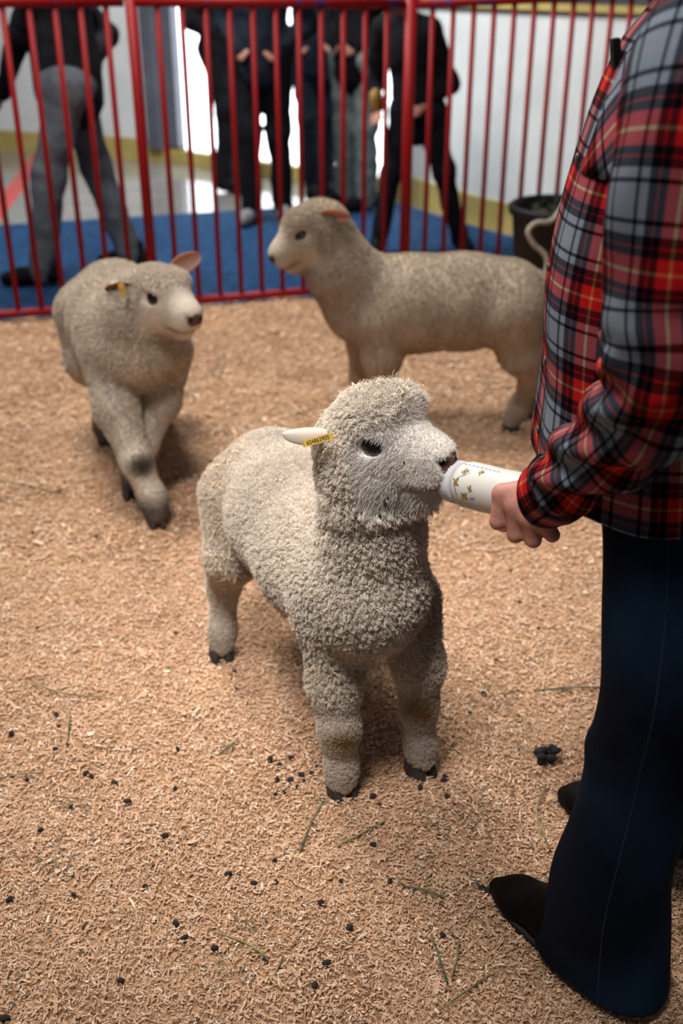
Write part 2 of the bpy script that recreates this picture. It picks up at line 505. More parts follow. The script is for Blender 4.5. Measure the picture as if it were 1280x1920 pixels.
# ------------------------------------------------------------------ the hall: floor, carpet, rink boards, bright doorway
def plane(name, pts, m, z=0.0, parent=None):
    me = mesh(name, [(x, y, z) for x, y in pts], [tuple(range(len(pts)))], smooth=False)
    return link(name, me, m, parent)

tag(plane('floor', [(-7, -2.5), (7, -2.5), (7, 11), (-7, 11)], M['floor'], -0.012), kind='structure')

def slab(name, pts, z0, z1, m, parent=None):
    n = len(pts)
    v = [(x, y, z0) for x, y in pts] + [(x, y, z1) for x, y in pts]
    f = [tuple(range(n - 1, -1, -1)), tuple(range(n, 2 * n))] + [(i, (i + 1) % n, n + (i + 1) % n, n + i) for i in range(n)]
    return link(name, mesh(name, v, f, False), m, parent)

cp = slab('carpet', [(-4, 3.98), (-2.15, 4.44), (-0.847, 4.78), (0.297, 5.12), (1.60, 5.48), (1.42, 5.72), (0.90, 6.40), (0.56, 6.95), (0.34, 7.35), (-4, 5.98)], -0.011, -0.004, M['carpet'])
tag(cp, 'blue carpet strip laid outside the red pen fence', 'carpet')
p0, p1 = gnd(-120, 545), gnd(78, 284)
dv = norm([p1[0] - p0[0], p1[1] - p0[1], 0]); sv = np.array([-dv[1], dv[0], 0]) * 0.06
rl = slab('floor_marking', [tuple((p0 - sv)[:2]), tuple((p0 + sv)[:2]), tuple((p1 + sv)[:2]), tuple((p1 - sv)[:2])][::-1], -0.0118, -0.0095, M['line'])
tag(rl, 'red line painted across the grey concrete floor at left', 'floor marking')

def boards(name, path, z0=-0.012, z1=1.19, th=0.08, kick=True, cap=True):
    """rink boards along a base polyline; thickness to the far side"""
    P = np.array(path, float); n = len(P)
    T = np.gradient(P, axis=0); T /= np.linalg.norm(T, axis=1, keepdims=True)
    Nf = np.stack([-T[:, 1], T[:, 0]], 1)       # away from the camera for left-to-right paths
    def strip(nm, a, b, o0, o1, m, parent):
        v = []
        for (q, nn) in zip(P, Nf):
            for off, z in ((o0, a), (o1, a), (o1, b), (o0, b)):
                v.append((q[0] + nn[0] * off, q[1] + nn[1] * off, z))
        f = [(i * 4 + k, (i + 1) * 4 + k, (i + 1) * 4 + (k + 1) % 4, i * 4 + (k + 1) % 4) for i in range(n - 1) for k in range(4)]
        f += [(3, 2, 1, 0), tuple((n - 1) * 4 + k for k in range(4))]
        return link(nm, mesh(nm, v, f, False), m, parent)
    w = strip(name, z0, z1, 0, th, M['board'], None)
    tag(w, kind='structure')
    if kick: strip('kick_plate', z0, 0.155, -0.018, 0.0, M['kick'], w)
    if cap: strip('cap_rail', z1, z1 + 0.03, -0.03, th + 0.03, M['kick'], w)
    return w

boards('wall_back', [(-6.5, 10.5), (-4.2, 9.95), (-2.94, 9.6), (-2.2, 9.34), (-1.55, 9.06)])
boards('wall_right', resample([(0.40, 7.45), (0.635, 6.99), (0.95, 6.48), (1.6, 5.75), (2.6, 5.1), (4.4, 4.6)], 22))
# the doorway between the boards, a glowing sheet added to stand for the overexposed daylight outside
A, B = np.array([-1.55, 9.06]), np.array([0.40, 7.45])
td = (B - A) / np.linalg.norm(B - A); nd = np.array([-td[1], td[0]])
LEN = np.linalg.norm(B - A)
def door_box(name, s0, s1, z0, z1, o0, o1, m, parent):
    v = []
    for z in (z0, z1):
        for s, o in ((s0, o0), (s1, o0), (s1, o1), (s0, o1)):
            q = A + td * s + nd * o; v.append((q[0], q[1], z))
    f = [(3, 2, 1, 0), (4, 5, 6, 7), (0, 1, 5, 4), (1, 2, 6, 5), (2, 3, 7, 6), (3, 0, 4, 7)]
    return link(name, mesh(name, v, f, False), m, parent)
dr = door_box('door_1', 0.0, LEN, -0.012, 0.10, 0.0, 0.10, M['kick'], None); tag(dr, kind='structure')
door_box('daylight_sheet', 0.34, LEN, 0.10, 2.3, 0.07, 0.08, M['day'], dr)
door_box('door_post', 0.03, 0.17, 0.10, 2.3, -0.05, 0.10, M['frame'], dr)
door_box('door_leaf', 0.17, 0.34, 0.12, 2.3, 0.0, 0.10, M['frame'], dr)
door_box('lintel', 0.0, LEN, 2.3, 2.42, -0.02, 0.12, M['frame'], dr)

# ------------------------------------------------------------------ shavings bed
def height(x, y):
    P = np.stack([x, y, np.zeros_like(x)], 1)
    return 0.006 * vnoise(P, 3.0, 3) + 0.005 * vnoise(P, 9, 4) + 0.003 * vnoise(P, 28, 5)

FA, FB, FC, FD = np.array([-2.15, 4.41]), np.array([-0.847, 4.748]), np.array([0.270, 5.085]), np.array([1.75, 5.50])
def fence_y(x):
    return np.interp(x, [-4, FA[0], FB[0], FC[0], FD[0], 4], [3.95, FA[1], FB[1], FC[1], FD[1], 6.0])
nx, ny = 240, 260
gx = np.linspace(-3.2, 3.0, nx); gt = np.linspace(0, 1, ny) ** 1.3
X = gx[None, :].repeat(ny, 0); Yb = fence_y(gx)[None, :] + 0.05 + 0.03 * np.sin(gx * 17)[None, :]
Y = 0.2 + (Yb - 0.2) * gt[:, None]
Z = height(X.ravel(), Y.ravel()).reshape(X.shape)
Z[-1] = -0.011; Z[-2] *= 0.5
ids = np.arange(nx * ny).reshape(ny, nx)
Qg = np.stack([ids[:-1, :-1], ids[:-1, 1:], ids[1:, 1:], ids[1:, :-1]], -1).reshape(-1, 4)
bed = link('shavings_bed', np_mesh('shavings_bed', np.stack([X, Y, Z], -1).reshape(-1, 3), Qg), M['bed'])
tag(bed, 'tan wood shaving bedding covering the floor of the pen', 'bedding', kind='stuff')

def flakes(cx, cy, L, W, cols, z=None, lift=0.003):
    """bent four-sided flakes, six vertices each"""
    n = len(cx)
    if z is None: z = height(cx, cy)
    yaw = rng.random(n) * 2 * np.pi
    t = np.stack([np.cos(yaw), np.sin(yaw), rng.normal(0, 0.20, n)], 1); t /= np.linalg.norm(t, axis=1, keepdims=True)
    s = np.stack([-np.sin(yaw), np.cos(yaw), rng.normal(0, 0.24, n)], 1); s /= np.linalg.norm(s, axis=1, keepdims=True)
    c = np.stack([cx, cy, z + lift + rng.random(n) * 0.004], 1)
    up = np.array([0, 0, 1.0])
    bend = (rng.normal(0.03, 0.07, n) * L)[:, None] * up
    tw = rng.uniform(0.45, 1.0, (n, 1))
    V = np.empty((n, 6, 3))
    for k, (a, w, bz) in enumerate([(-.5, .5, -1), (-.5, -.5, -1), (0, .5, 1), (0, -.5, 1), (.5, .5, -1), (.5, -.5, -1)]):
        ww = w * W[:, None] * (tw if a > 0 else 1.0)
        V[:, k] = c + t * a * L[:, None] + s * ww + bend * bz * 0.5
    base = np.arange(n)[:, None] * 6
    Q = np.concatenate([base + np.array([0, 1, 3, 2]), base + np.array([2, 3, 5, 4])])
    return V.reshape(-1, 3), Q, np.repeat(cols, 6, 0)

def chip_cols(n, cx, cy):
    pal = np.array([[.70, .45, .29], [.64, .39, .24], [.77, .54, .38], [.58, .34, .20], [.85, .68, .53], [.44, .24, .13], [.68, .42, .27], [.16, .10, .07]])
    w = np.array([.24, .2, .18, .12, .075, .065, .10, .02])
    c = pal[rng.choice(len(pal), n, p=w)] * rng.uniform(0.85, 1.12, (n, 1))
    nz = vnoise(np.stack([cx, cy, cx * 0], 1), 6.0, 8) + 0.6 * vnoise(np.stack([cx, cy, cx * 0], 1), 21.0, 9)
    dk = rng.random(n) < 0.012 + 0.22 * np.clip((nz - .62) / .4, 0, 1)
    c[dk] = np.array([.13, .12, .085]) * rng.uniform(.5, 1.4, (dk.sum(), 1))
    return np.clip(c, 0, 1)
parts = []
for (y0, y1, dens, l0, w0) in ((0.95, 1.6, 56000, .0062, .0018), (1.6, 2.4, 38000, .0072, .0020), (2.4, 3.4, 13000, .010, .003), (3.4, 5.0, 5500, .013, .0045)):
    xa = 0.36 * y1 + 0.35
    n = int(dens * (y1 - y0) * 2 * xa)
    cy = rng.uniform(y0, y1, n); cx = rng.uniform(-xa, xa, n)
    ok = cy < fence_y(cx) + 0.02; cx, cy = cx[ok], cy[ok]; n = len(cx)
    L = l0 * np.exp(rng.normal(0, 0.45, n)); W = w0 * np.exp(rng.normal(0, 0.4, n))
    big = rng.random(n) < 0.02; L[big] *= 1.8; W[big] *= 2.0
    parts.append(flakes(cx, cy, L, W, chip_cols(n, cx, cy)))
V = np.concatenate([p[0] for p in parts]); C = np.concatenate([p[2] for p in parts])
o, Q = 0, []
for p in parts: Q.append(p[1] + o); o += len(p[0])
me = np_mesh('wood_shavings', V, np.concatenate(Q)); set_col(me, C)
tag(link('wood_shavings', me, M['chip']), 'loose pale wood shaving flakes strewn over the bedding', 'wood shavings', kind='stuff')

# ------------------------------------------------------------------ red pen fence panels
def bar_mesh(h, w):
    v, f = tube_vf([(0, 0, 0), (0, 0, h)], w / 2, 10); return mesh('bar', v, f)
BAR = bar_mesh(1.235, 0.024); BAR.materials.append(M['red'])
POST = bar_mesh(1.30, 0.046); POST.materials.append(M['red'])

def fence_panel(a, b, spacing, label, first=0.06, posts=(1, 1), top=1.27, btop=None):
    a = np.array(a); b = np.array(b)
    root = empty('fence_panel', (a[0], a[1], 0))
    L = np.linalg.norm(b - a); t = (b - a) / L
    btop = top if btop is None else btop
    v, f = tube_vf([(*a, top), (*b, btop)], 0.021, 10); link('top_rail', mesh('top_rail', v, f), M['red'], root)
    v, f = tube_vf([(*a, 0.035), (*b, 0.035)], 0.018, 10); link('bottom_rail', mesh('bottom_rail', v, f), M['red'], root)
    s = first
    while s < L - 0.03:
        o = bpy.data.objects.new('bar', BAR); COL.objects.link(o); o.parent = root
        o.location = (t[0] * s, t[1] * s, 0.03)
        o.scale = (1, 1, (top + (btop - top) * s / L - 0.03) / 1.235)
        s += spacing
    for k, q in zip(posts, (a, b)):
        if k:
            o = bpy.data.objects.new('post', POST); COL.objects.link(o); o.parent = root
            o.location = (q[0] - a[0], q[1] - a[1], 0.0)
            o.scale = (1.15, 1.15, 1) if k == 2 else (1, 1, 1)
    tag(root, label, 'fence', 'red pen fence')
    return root
fence_panel(FA, FB + np.array([-0.028, -0.007]), 0.0995, 'red barred fence panel at left behind the standing left lamb', first=0.052, posts=(1, 0), top=1.275)
fence_panel(FB, FC, 0.0985, 'red barred fence panel in the middle behind the two rear lambs', first=0.105, posts=(1, 0), top=1.275, btop=1.255)
fence_panel(FC + np.array([0.03, 0.0]), FD, 0.0960, 'red barred fence panel at right beside the black feed tub', first=0.10, posts=(2, 1), top=1.255, btop=1.30)

# ------------------------------------------------------------------ black tub with hay and rope
def tub():
    c = np.array([0.95, 4.72, 0.0])
    root = empty('feed_tub', c)
    prof = [(0.0, 0.004), (0.155, 0.0), (0.165, 0.02), (0.205, 0.43), (0.222, 0.445), (0.226, 0.475), (0.212, 0.485), (0.198, 0.47), (0.160, 0.03), (0.0, 0.02)]
    n = 40; V, F = [], []
    for r, z in prof:
        for k in range(n):
            t = 2 * math.pi * k / n; V.append((c[0] + r * math.cos(t), c[1] + r * math.sin(t), z))
    for i in range(len(prof) - 1):
        for k in range(n): F.append((i * n + k, i * n + (k + 1) % n, (i + 1) * n + (k + 1) % n, (i + 1) * n + k))
    link('tub_body', mesh('tub_body', V, F), M['black'], root)
    parts = []
    for k in range(420):
        r = 0.17 * math.sqrt(random.random()); t = random.random() * 6.283
        p = c + np.array([r * math.cos(t), r * math.sin(t), 0.36 + 0.07 * random.random()])
        d = norm([random.gauss(0, 1), random.gauss(0, 1), random.gauss(0.1, 0.35)]) * random.uniform(0.04, 0.09)
        e = p + d
        if np.hypot(*(e - c)[:2]) > 0.19: continue
        parts.append(tube_vf([p, (p + e) / 2 + [0, 0, 0.012], e], 0.0016, 4, False))
    v, f = merge(parts); h = link('hay', mesh('hay', v, f), M['green_hay'], root); h['kind'] = 'stuff'
    pts = [at(1068, 350, 4.52), at(1055, 385, 4.46), at(1034, 414, 4.40), at(1005, 418, 4.38), at(990, 434, 4.38), at(1000, 458, 4.40), at(1020, 476, 4.42), at(1026, 496, 4.43), at(1018, 525, 4.45)]
    v, f = tube_vf(resample(pts, 40), 0.011, 8); link('rope_handle', mesh('rope_handle', v, f), M['rope'], root)
    tag(root, 'black plastic feed tub holding hay with a rope handle', 'tub')
tub()

# ------------------------------------------------------------------ lambs
CREAM = np.array([0.62, 0.53, 0.42]); PALE = np.array([0.80, 0.74, 0.66])

def hair(name, parent, roots, dirs, lens, cols, radius, npts=5, curl=None, curlf=3.0, clump=None, clumpw=0.6, seed=0):
    """wool fibres as a Curves object: roots/dirs (n,3), lens (n), cols (n,3)"""
    r = np.random.default_rng(seed)
    n = len(roots)
    t = np.linspace(0, 1, npts)
    a = np.cross(dirs, r.normal(size=(n, 3))); a /= np.linalg.norm(a, axis=1, keepdims=True) + 1e-9
    b = np.cross(dirs, a)
    P = roots[:, None] + dirs[:, None] * (t[None, :, None] * lens[:, None, None])
    if clump is not None:
        tip = clump                                            # target tip of each fibre's lock
        w = (t ** 1.2)[None, :, None] * np.asarray(clumpw)[:, None, None]
        Q = roots[:, None] * (1 - t)[None, :, None] + tip[:, None] * t[None, :, None]
        P = P * (1 - w) + Q * w
    if curl is not None:
        curl = np.asarray(curl) * np.ones(n)
        ph = r.random(n) * 6.283
        ang = ph[:, None] + t[None] * curlf * 6.283 / 2
        amp = curl[:, None] * t[None]
        P = P + amp[..., None] * (np.cos(ang)[..., None] * a[:, None] + np.sin(ang)[..., None] * b[:, None])
    cu = bpy.data.hair_curves.new(name)
    cu.add_curves([npts] * n)
    cu.attributes['position'].data.foreach_set('vector', P.astype(np.float32).ravel())
    rad = cu.attributes.get('radius') or cu.attributes.new('radius', 'FLOAT', 'POINT')
    rr = (np.asarray(radius) * np.ones(n))[:, None] * (1 - 0.55 * t ** 2)[None]
    rad.data.foreach_set('value', rr.astype(np.float32).ravel())
    c = cu.attributes.new('col', 'FLOAT_COLOR', 'POINT')
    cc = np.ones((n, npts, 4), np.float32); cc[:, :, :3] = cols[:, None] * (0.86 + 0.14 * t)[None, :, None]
    c.data.foreach_set('color', cc.ravel())
    cu.materials.append(M['fleece'])
    return link(name, cu, None, parent)

def sample_surface(V, Q, N, dens, n, seed=0):
    r = np.random.default_rng(seed)
    T = np.concatenate([Q[:, [0, 1, 2]], Q[:, [0, 2, 3]]])
    ar = np.linalg.norm(np.cross(V[T[:, 1]] - V[T[:, 0]], V[T[:, 2]] - V[T[:, 0]]), axis=1)
    w = ar * dens[T].mean(1); w /= w.sum()
    k = r.choice(len(T), n, p=w)
    u = r.random((n, 2)); f = u.sum(1) > 1; u[f] = 1 - u[f]
    W = np.stack([1 - u.sum(1), u[:, 0], u[:, 1]], 1)
    g = lambda A: (A[T[k]] * W.reshape(n, 3, *([1] * (A.ndim - 1)))).sum(1)
    return g

def frame(fwd, up=(0, 0, 1)):
    f = norm(fwd); l = norm(np.cross(up, f)); u = np.cross(f, l)
    return np.stack([f, l, u], 1)        # columns: forward, left, up

def head_prims(o, R, s, topknot=1.0):
    g = lambda x, y, z: o + R @ (np.array([x, y, z]) * s)
    E = lambda c, r, k=0.02, sub=False: ell(g(*c), np.array(r) * s, R, k * s, sub)
    P = [E((.060, 0, 0), (.086, .064, .058), .03),
         cone(g(.090, 0, -.010), g(.155, 0, -.020), .060 * s, .047 * s, .03 * s),
         cone(g(.035, 0, -.052), g(.140, 0, -.062), .060 * s, .033 * s, .03 * s),
         E((.062, .030, -.045), (.062, .042, .056), .03), E((.062, -.030, -.045), (.062, .042, .056), .03),
         E((.182, 0, -.016), (.026, .032, .026), .014),
         E((.166, .017, -.040), (.030, .026, .022), .012), E((.166, -.017, -.040), (.030, .026, .022), .012),
         E((.158, 0, -.070), (.026, .027, .017), .012),
         E((.085, .040, .034), (.034, .024, .020), .02), E((.085, -.040, .034), (.034, .024, .020), .02)]
    if topknot > .9:
        P.append(E((.098, .020, .046), (.034, .036, .026), .02))
    if topknot:
        P.append(E((.070, 0, .032 + .010 * topknot), (.056, .050, .026 * topknot), .025))
    for y in (1, -1):                                            # eye sockets, lids, nostrils
        P.append(E((.096, .068 * y, .012), (.020, .013, .0155), .008, True))
        P.append(E((.096, .054 * y, .0335), (.024, .013, .006), .008))
        P.append(E((.096, .055 * y, -.007), (.020, .013, .005), .008))
        P.append(cone(g(.206, .013 * y, -.018), g(.193, .026 * y, -.009), .0062 * s, .0045 * s, .004 * s, True))
    P.append(cone(g(.209, 0, -.028), g(.200, 0, -.046), .0022 * s, .0022 * s, .004 * s, True))
    for y in (1, -1):                                            # mouth line
        P.append(cone(g(.196, .004 * y, -.0560), g(.168, .040 * y, -.0555), .0034 * s, .0032 * s, .006 * s, True))
        P.append(cone(g(.168, .040 * y, -.0555), g(.130, .052 * y, -.048), .0032 * s, .002 * s, .006 * s, True))
    return P, g

def ear_obj(base, direction, face, length, width, parent, col_in=(0.62, 0.36, 0.29), col_out=(0.68, 0.58, 0.48), name='ear'):
    """leaf shaped cupped ear: direction along the ear, face = opening direction"""
    d = norm(direction); f = norm(np.asarray(face, float) - d * np.dot(face, d)); s = np.cross(d, f)
    n, m = 14, 9; V = []; C = []
    for side in (1, -1):
        for i in range(n):
            t = i / (n - 1)
            w = width * (0.45 + 0.55 * math.sin(min(1, t * 1.9) * math.pi / 2)) * math.sqrt(max(0, 1 - t ** 2.6)) * 0.5
            for k in range(m):
                q = -1 + 2 * k / (m - 1)
                cup = 0.55 * w * (q * q) - 0.2 * w
                V.append(np.asarray(base) + d * length * t + s * w * q + f * (cup + (0.0016 * side) * (1 - 0.8 * abs(q)) - 0.10 * length * t * t))
                C.append(np.array(col_in) * (1 - 0.35 * abs(q)) + np.array(col_out) * 0.35 * abs(q) if side == 1 else col_out)
    F = []
    for sd in (0, 1):
        o = sd * n * m
        for i in range(n - 1):
            for k in range(m - 1):
                q = (o + i * m + k, o + i * m + k + 1, o + (i + 1) * m + k + 1, o + (i + 1) * m + k)
                F.append(q if sd == 0 else q[::-1])
    N2 = n * m
    for i in range(n - 1):
        F.append((i * m, (i + 1) * m, N2 + (i + 1) * m, N2 + i * m)); j = m - 1
        F.append((i * m + j, N2 + i * m + j, N2 + (i + 1) * m + j, (i + 1) * m + j))
    me = mesh(name, V, F); set_col(me, np.array(C))
    return link(name, me, M['ear'], parent), np.array(V[:n * m]).reshape(n, m, 3)

def sphere_vf(c, r, R=None, nu=18, nv=12):
    V, F = [], []
    for i in range(nv + 1):
        a = math.pi * i / nv
        for k in range(nu):
            b = 2 * math.pi * k / nu
            V.append((math.sin(a) * math.cos(b), math.sin(a) * math.sin(b), math.cos(a)))
    V = np.array(V) * np.asarray(r)
    if R is not None: V = V @ np.asarray(R).T
    for i in range(nv):
        for k in range(nu):
            F.append((i * nu + k, (i + 1) * nu + k, (i + 1) * nu + (k + 1) % nu, i * nu + (k + 1) % nu))
    return V + np.asarray(c), F

def leg_prims(pts, rads, k=0.02):
    return chain([np.asarray(p, float) for p in pts], rads, k)

def hoof_obj(p, fwd, s, parent, tilt=0.0):
    """two-toed hoof, p on the ground at the middle of the foot"""
    f = norm([fwd[0], fwd[1], 0]); l = np.array([-f[1], f[0], 0])
    parts = []
    for y in (1, -1):
        rings = []
        for (x0, x1, w, z) in ((-.024, .032, .0135, 0.0), (-.023, .030, .0135, .010), (-.021, .022, .0125, .022), (-.017, .014, .011, .032)):
            ring = []
            for k in range(10):
                t = 2 * math.pi * k / 10
                cx, rx = (x0 + x1) / 2, (x1 - x0) / 2
                sq = (1 - 0.35 * max(0, math.cos(t)))
                ring.append(p + s * (f * (cx + rx * math.cos(t)) + l * (y * .0125 + w * math.sin(t) * sq) + np.array([0, 0, z])))
            rings.append(ring)
        v = np.array(rings).reshape(-1, 3)
        F = [(i * 10 + k, i * 10 + (k + 1) % 10, (i + 1) * 10 + (k + 1) % 10, (i + 1) * 10 + k) for i in range(3) for k in range(10)]
        F += [tuple(range(9, -1, -1)), tuple(30 + k for k in range(10))]
        parts.append((v, F))
    v, F = merge(parts)
    if tilt:
        c = p + f * .03 * s; ca, sa = math.cos(tilt), math.sin(tilt)
        q = v - c; a = q @ f; z = q[:, 2].copy()
        v = c + q + np.outer(a * ca - z * -sa - a, f) * 1.0
        v[:, 2] = c[2] + z * ca - a * sa
    return link('hoof', mesh('hoof', v, F), M['hoof'], parent)

def eye_obj(c, r, R, parent, name='eye'):
    v, f = sphere_vf(c, r, R); return link(name, mesh(name, v, f), M['eye'], parent)

def lamb(name, label, spine, neck, head_o, head_fwd, head_up, hs, legs, h, fleece_n, woolL, fib_r, base, face, topknot=1.0, hero=False, tail=None, eye_r=0.0190, squint=0.0, seed=1, dirt_tone=None):
    base = np.array(base); face = np.array(face)
    root = empty(name, (spine[0][0][0], spine[0][0][1], 0)); tag(root, label, 'lamb', 'lambs in the pen')
    R = frame(head_fwd, head_up)
    P = []
    P += chain([np.array(p) for p, r in spine], [r for p, r in spine], 0.05)
    P += chain([np.array(p) for p, r in neck], [r for p, r in neck], 0.05)
    hoofs = []
    for lg in legs:
        P += leg_prims(lg['pts'], lg['r'], 0.03)
        hoofs.append(lg)
    if tail: P += chain([np.array(p) for p, r in tail], [r for p, r in tail], 0.02)
    HP, g = head_prims(head_o, R, hs, topknot)
    V, Q = sdf_mesh(P + HP, h)
    V = smooth_vf(V, Q, 1, 0.4)
    N = vnormals(V, Q)
    # regions in head coordinates
    L = ((V - head_o) @ R) / hs
    x, y, z = L.T
    inhead = np.clip((x + 0.02) / 0.04, 0, 1) * (np.abs(y) < .13) * (np.abs(z) < .15) * np.clip((0.30 - x) / .02, 0, 1)
    inhead *= np.clip((z + 0.135 + 0.0) / 0.02, 0, 1)
    muzzle = inhead * np.clip((x - 0.105) / 0.05, 0, 1) * np.clip((z + .085) / .02, 0, 1)
    facez = inhead * np.clip((x - 0.055) / 0.04, 0, 1) * np.clip((0.055 - z) / 0.03, 0, 1) * np.clip((z + 0.10) / 0.03, 0, 1)
    nose = np.exp(-(((x - 0.206) / .015) ** 2 + (y / .027) ** 2 + ((z + .017) / .015) ** 2) * 1.0) * (inhead > 0)
    lips = np.exp(-(((z + .055) / .0055) ** 2)) * np.clip((x - 0.125) / .02, 0, 1) * (inhead > 0)
    nost = np.zeros(len(V)); eyer = np.zeros(len(V))
    for sy in (1, -1):
        nost = np.maximum(nost, np.exp(-(((x - .200) / .011) ** 2 + ((y - .019 * sy) / .009) ** 2 + ((z + .014) / .0085) ** 2)) * (inhead > 0))
        eyer = np.maximum(eyer, np.exp(-(((x - .096) / .024) ** 2 + ((y - .055 * sy) / .03) ** 2 + ((z - .010) / .019) ** 2)) * (inhead > 0))
    topk = inhead * np.clip((z - 0.042) / 0.025, 0, 1) * np.clip((0.15 - x) / .03, 0, 1)
    shade = 1 + 0.10 * vnoise(V, 14, seed) + 0.06 * vnoise(V, 45, seed + 1)
    col = base[None] * shade[:, None]
    mix = lambda c, w: col * (1 - w[:, None]) + np.asarray(c)[None] * w[:, None]
    col = mix(face, np.clip(facez + muzzle, 0, 1) * 0.85)
    col = mix((0.84, 0.80, 0.77), np.clip(eyer * 1.4, 0, 1) * (0.8 if hero else 0.25))
    if hero: col = mix((0.22, 0.14, 0.12), np.clip(lips, 0, 1) * 0.6 * (x > .12))
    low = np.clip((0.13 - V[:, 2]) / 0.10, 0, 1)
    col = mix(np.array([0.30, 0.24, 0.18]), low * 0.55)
    if dirt_tone is not None: col = dirt_tone(V, col, mix, L)
    skin = col.copy()
    skin = np.where(nose[:, None] > 0.30, np.array([0.155, 0.085, 0.080])[None] * (1 - 0.0 * nose[:, None]), skin)
    lw = np.clip(lips * 1.2, 0, 1)[:, None] * 0.75; skin = skin * (1 - lw) + np.array([0.20, 0.12, 0.11]) * lw
    nw = np.clip(nost * 2.2 - 0.5, 0, 1)[:, None]; skin = skin * (1 - nw) + np.array([0.015, 0.008, 0.008]) * nw
    rim = np.clip(eyer * 1.5 - 1.05, 0, 1)[:, None]; skin = skin * (1 - rim) + np.array([0.03, 0.02, 0.018]) * rim
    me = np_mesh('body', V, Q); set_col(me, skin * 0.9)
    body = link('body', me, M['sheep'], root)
    for lg in hoofs: hoof_obj(np.array(lg['hoof']), lg['fwd'], lg.get('s', 1.0), root, lg.get('tilt', 0.0))
    for sy in (1, -1):
        eye_obj(g(.096, .0560 * sy, .0115), np.array([1.05, .74, .92 * (1 - squint)]) * eye_r * hs, R, root)
    # ---- fleece
    leg = np.clip((0.24 - V[:, 2]) / 0.06, 0, 1)
    wool = np.ones(len(V)) * woolL
    wool = wool * (1 - leg) + leg * woolL * 0.6
    short = np.clip(facez + muzzle + eyer, 0, 1)
    wool = wool * (1 - short) + short * (0.0110 if hero else 0.006)
    wool = wool * (1 - muzzle) + muzzle * (0.0068 if hero else 0.0045)
    if hero:
        wool = wool + topk * 0.015
        chk = np.exp(-(((x - .08) / .06) ** 2 + ((z + .075) / .04) ** 2)) * inhead
        wool = wool + chk * 0.012
        chin = np.clip((-.07 - z) / .02, 0, 1) * inhead; wool = wool + chin * 0.010
    dens = np.ones(len(V)) * (1 + 1.3 * inhead)
    noeye = np.ones(len(V))
    for sy in (1, -1): noeye *= ~((((x - .096) / .021) ** 2 + ((z - .013) / .0185) ** 2 < 1) & (y * sy > .03))
    dens *= (V[:, 2] > 0.034) * (nose < 0.32) * (nost < 0.25) * noeye * (lips < (0.4 if hero else .75))
    gs = sample_surface(V, Q, N, dens, fleece_n, seed)
    p, nrm, ln, cc = gs(V), gs(N), gs(wool), gs(col)
    sh, tk, lgw, mz = gs(short), gs(topk), gs(leg), gs(muzzle)
    r = np.random.default_rng(seed + 5)
    down = np.array([0, 0, -1.0])
    back = -R[:, 0]
    comb = nrm * 1.0 + 0.35 * r.normal(size=p.shape)
    comb += lgw[:, None] * (down * 0.8 + 0.25 * r.normal(size=p.shape))
    comb += (sh * (1 - tk))[:, None] * (back * (0.9 if hero else 1.7) + down * 0.6 + 0.25 * r.normal(size=p.shape))
    if hero:
        ck = gs(chk)
        comb += ck[:, None] * (down * 1.2 + back * 0.5 + 0.35 * nrm)
        comb += tk[:, None] * (0.9 * R[:, 2] + 0.4 * R[:, 0] + 0.5 * r.normal(size=p.shape))
    comb /= np.linalg.norm(comb, axis=1, keepdims=True)
    ln = ln * r.uniform(0.6, 1.15, len(p)) * (1 + 0.5 * tk * (r.random(len(p)) < .10))
    # locks: fibres lean to the tip of their lock
    m = int(fleece_n / (9 if hero else 7))
    sel = r.choice(len(p), m, replace=False)
    kd = kdtree.KDTree(m)
    for i, k in enumerate(sel): kd.insert(p[k], i)
    kd.balance()
    own = np.array([kd.find(q)[1] for q in p])
    tipd = nrm[sel] + 0.45 * r.normal(size=(m, 3)) * (1 - 0.5 * sh[sel])[:, None]; tipd /= np.linalg.norm(tipd, axis=1, keepdims=True)
    tips = p[sel] + tipd * ln[sel][:, None] * 1.05
    lock = (r.uniform(0.86, 1.08, m) if hero else r.uniform(0.96, 1.04, m))[own]
    cw = np.ones(len(p)) * 0.25
    if hero:
        chest = np.clip((1.80 - p[:, 1]) / .15, 0, 1) * np.clip((p[:, 2] - .2) / .06, 0, 1)
        cw = (0.40 + 0.26 * chest) * (1 - .6 * lgw)
        tips += (down * 0.35 * ln[sel][:, None]) * chest[sel][:, None]
    wclump = np.where(sh > 0.4, 0.0, 1.0)
    tgt = tips[own] * wclump[:, None] + (p + comb * ln[:, None]) * (1 - wclump)[:, None]
    cc = cc * lock[:, None] * r.uniform(0.9, 1.08, (len(p), 1))
    fr = fib_r * np.where(sh > 0.4, 0.62, 1.0)
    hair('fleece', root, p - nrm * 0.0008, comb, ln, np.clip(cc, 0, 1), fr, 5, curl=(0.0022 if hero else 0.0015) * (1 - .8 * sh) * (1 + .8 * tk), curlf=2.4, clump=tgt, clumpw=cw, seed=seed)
    return root, g, R, (V, Q, N, wool, inhead)

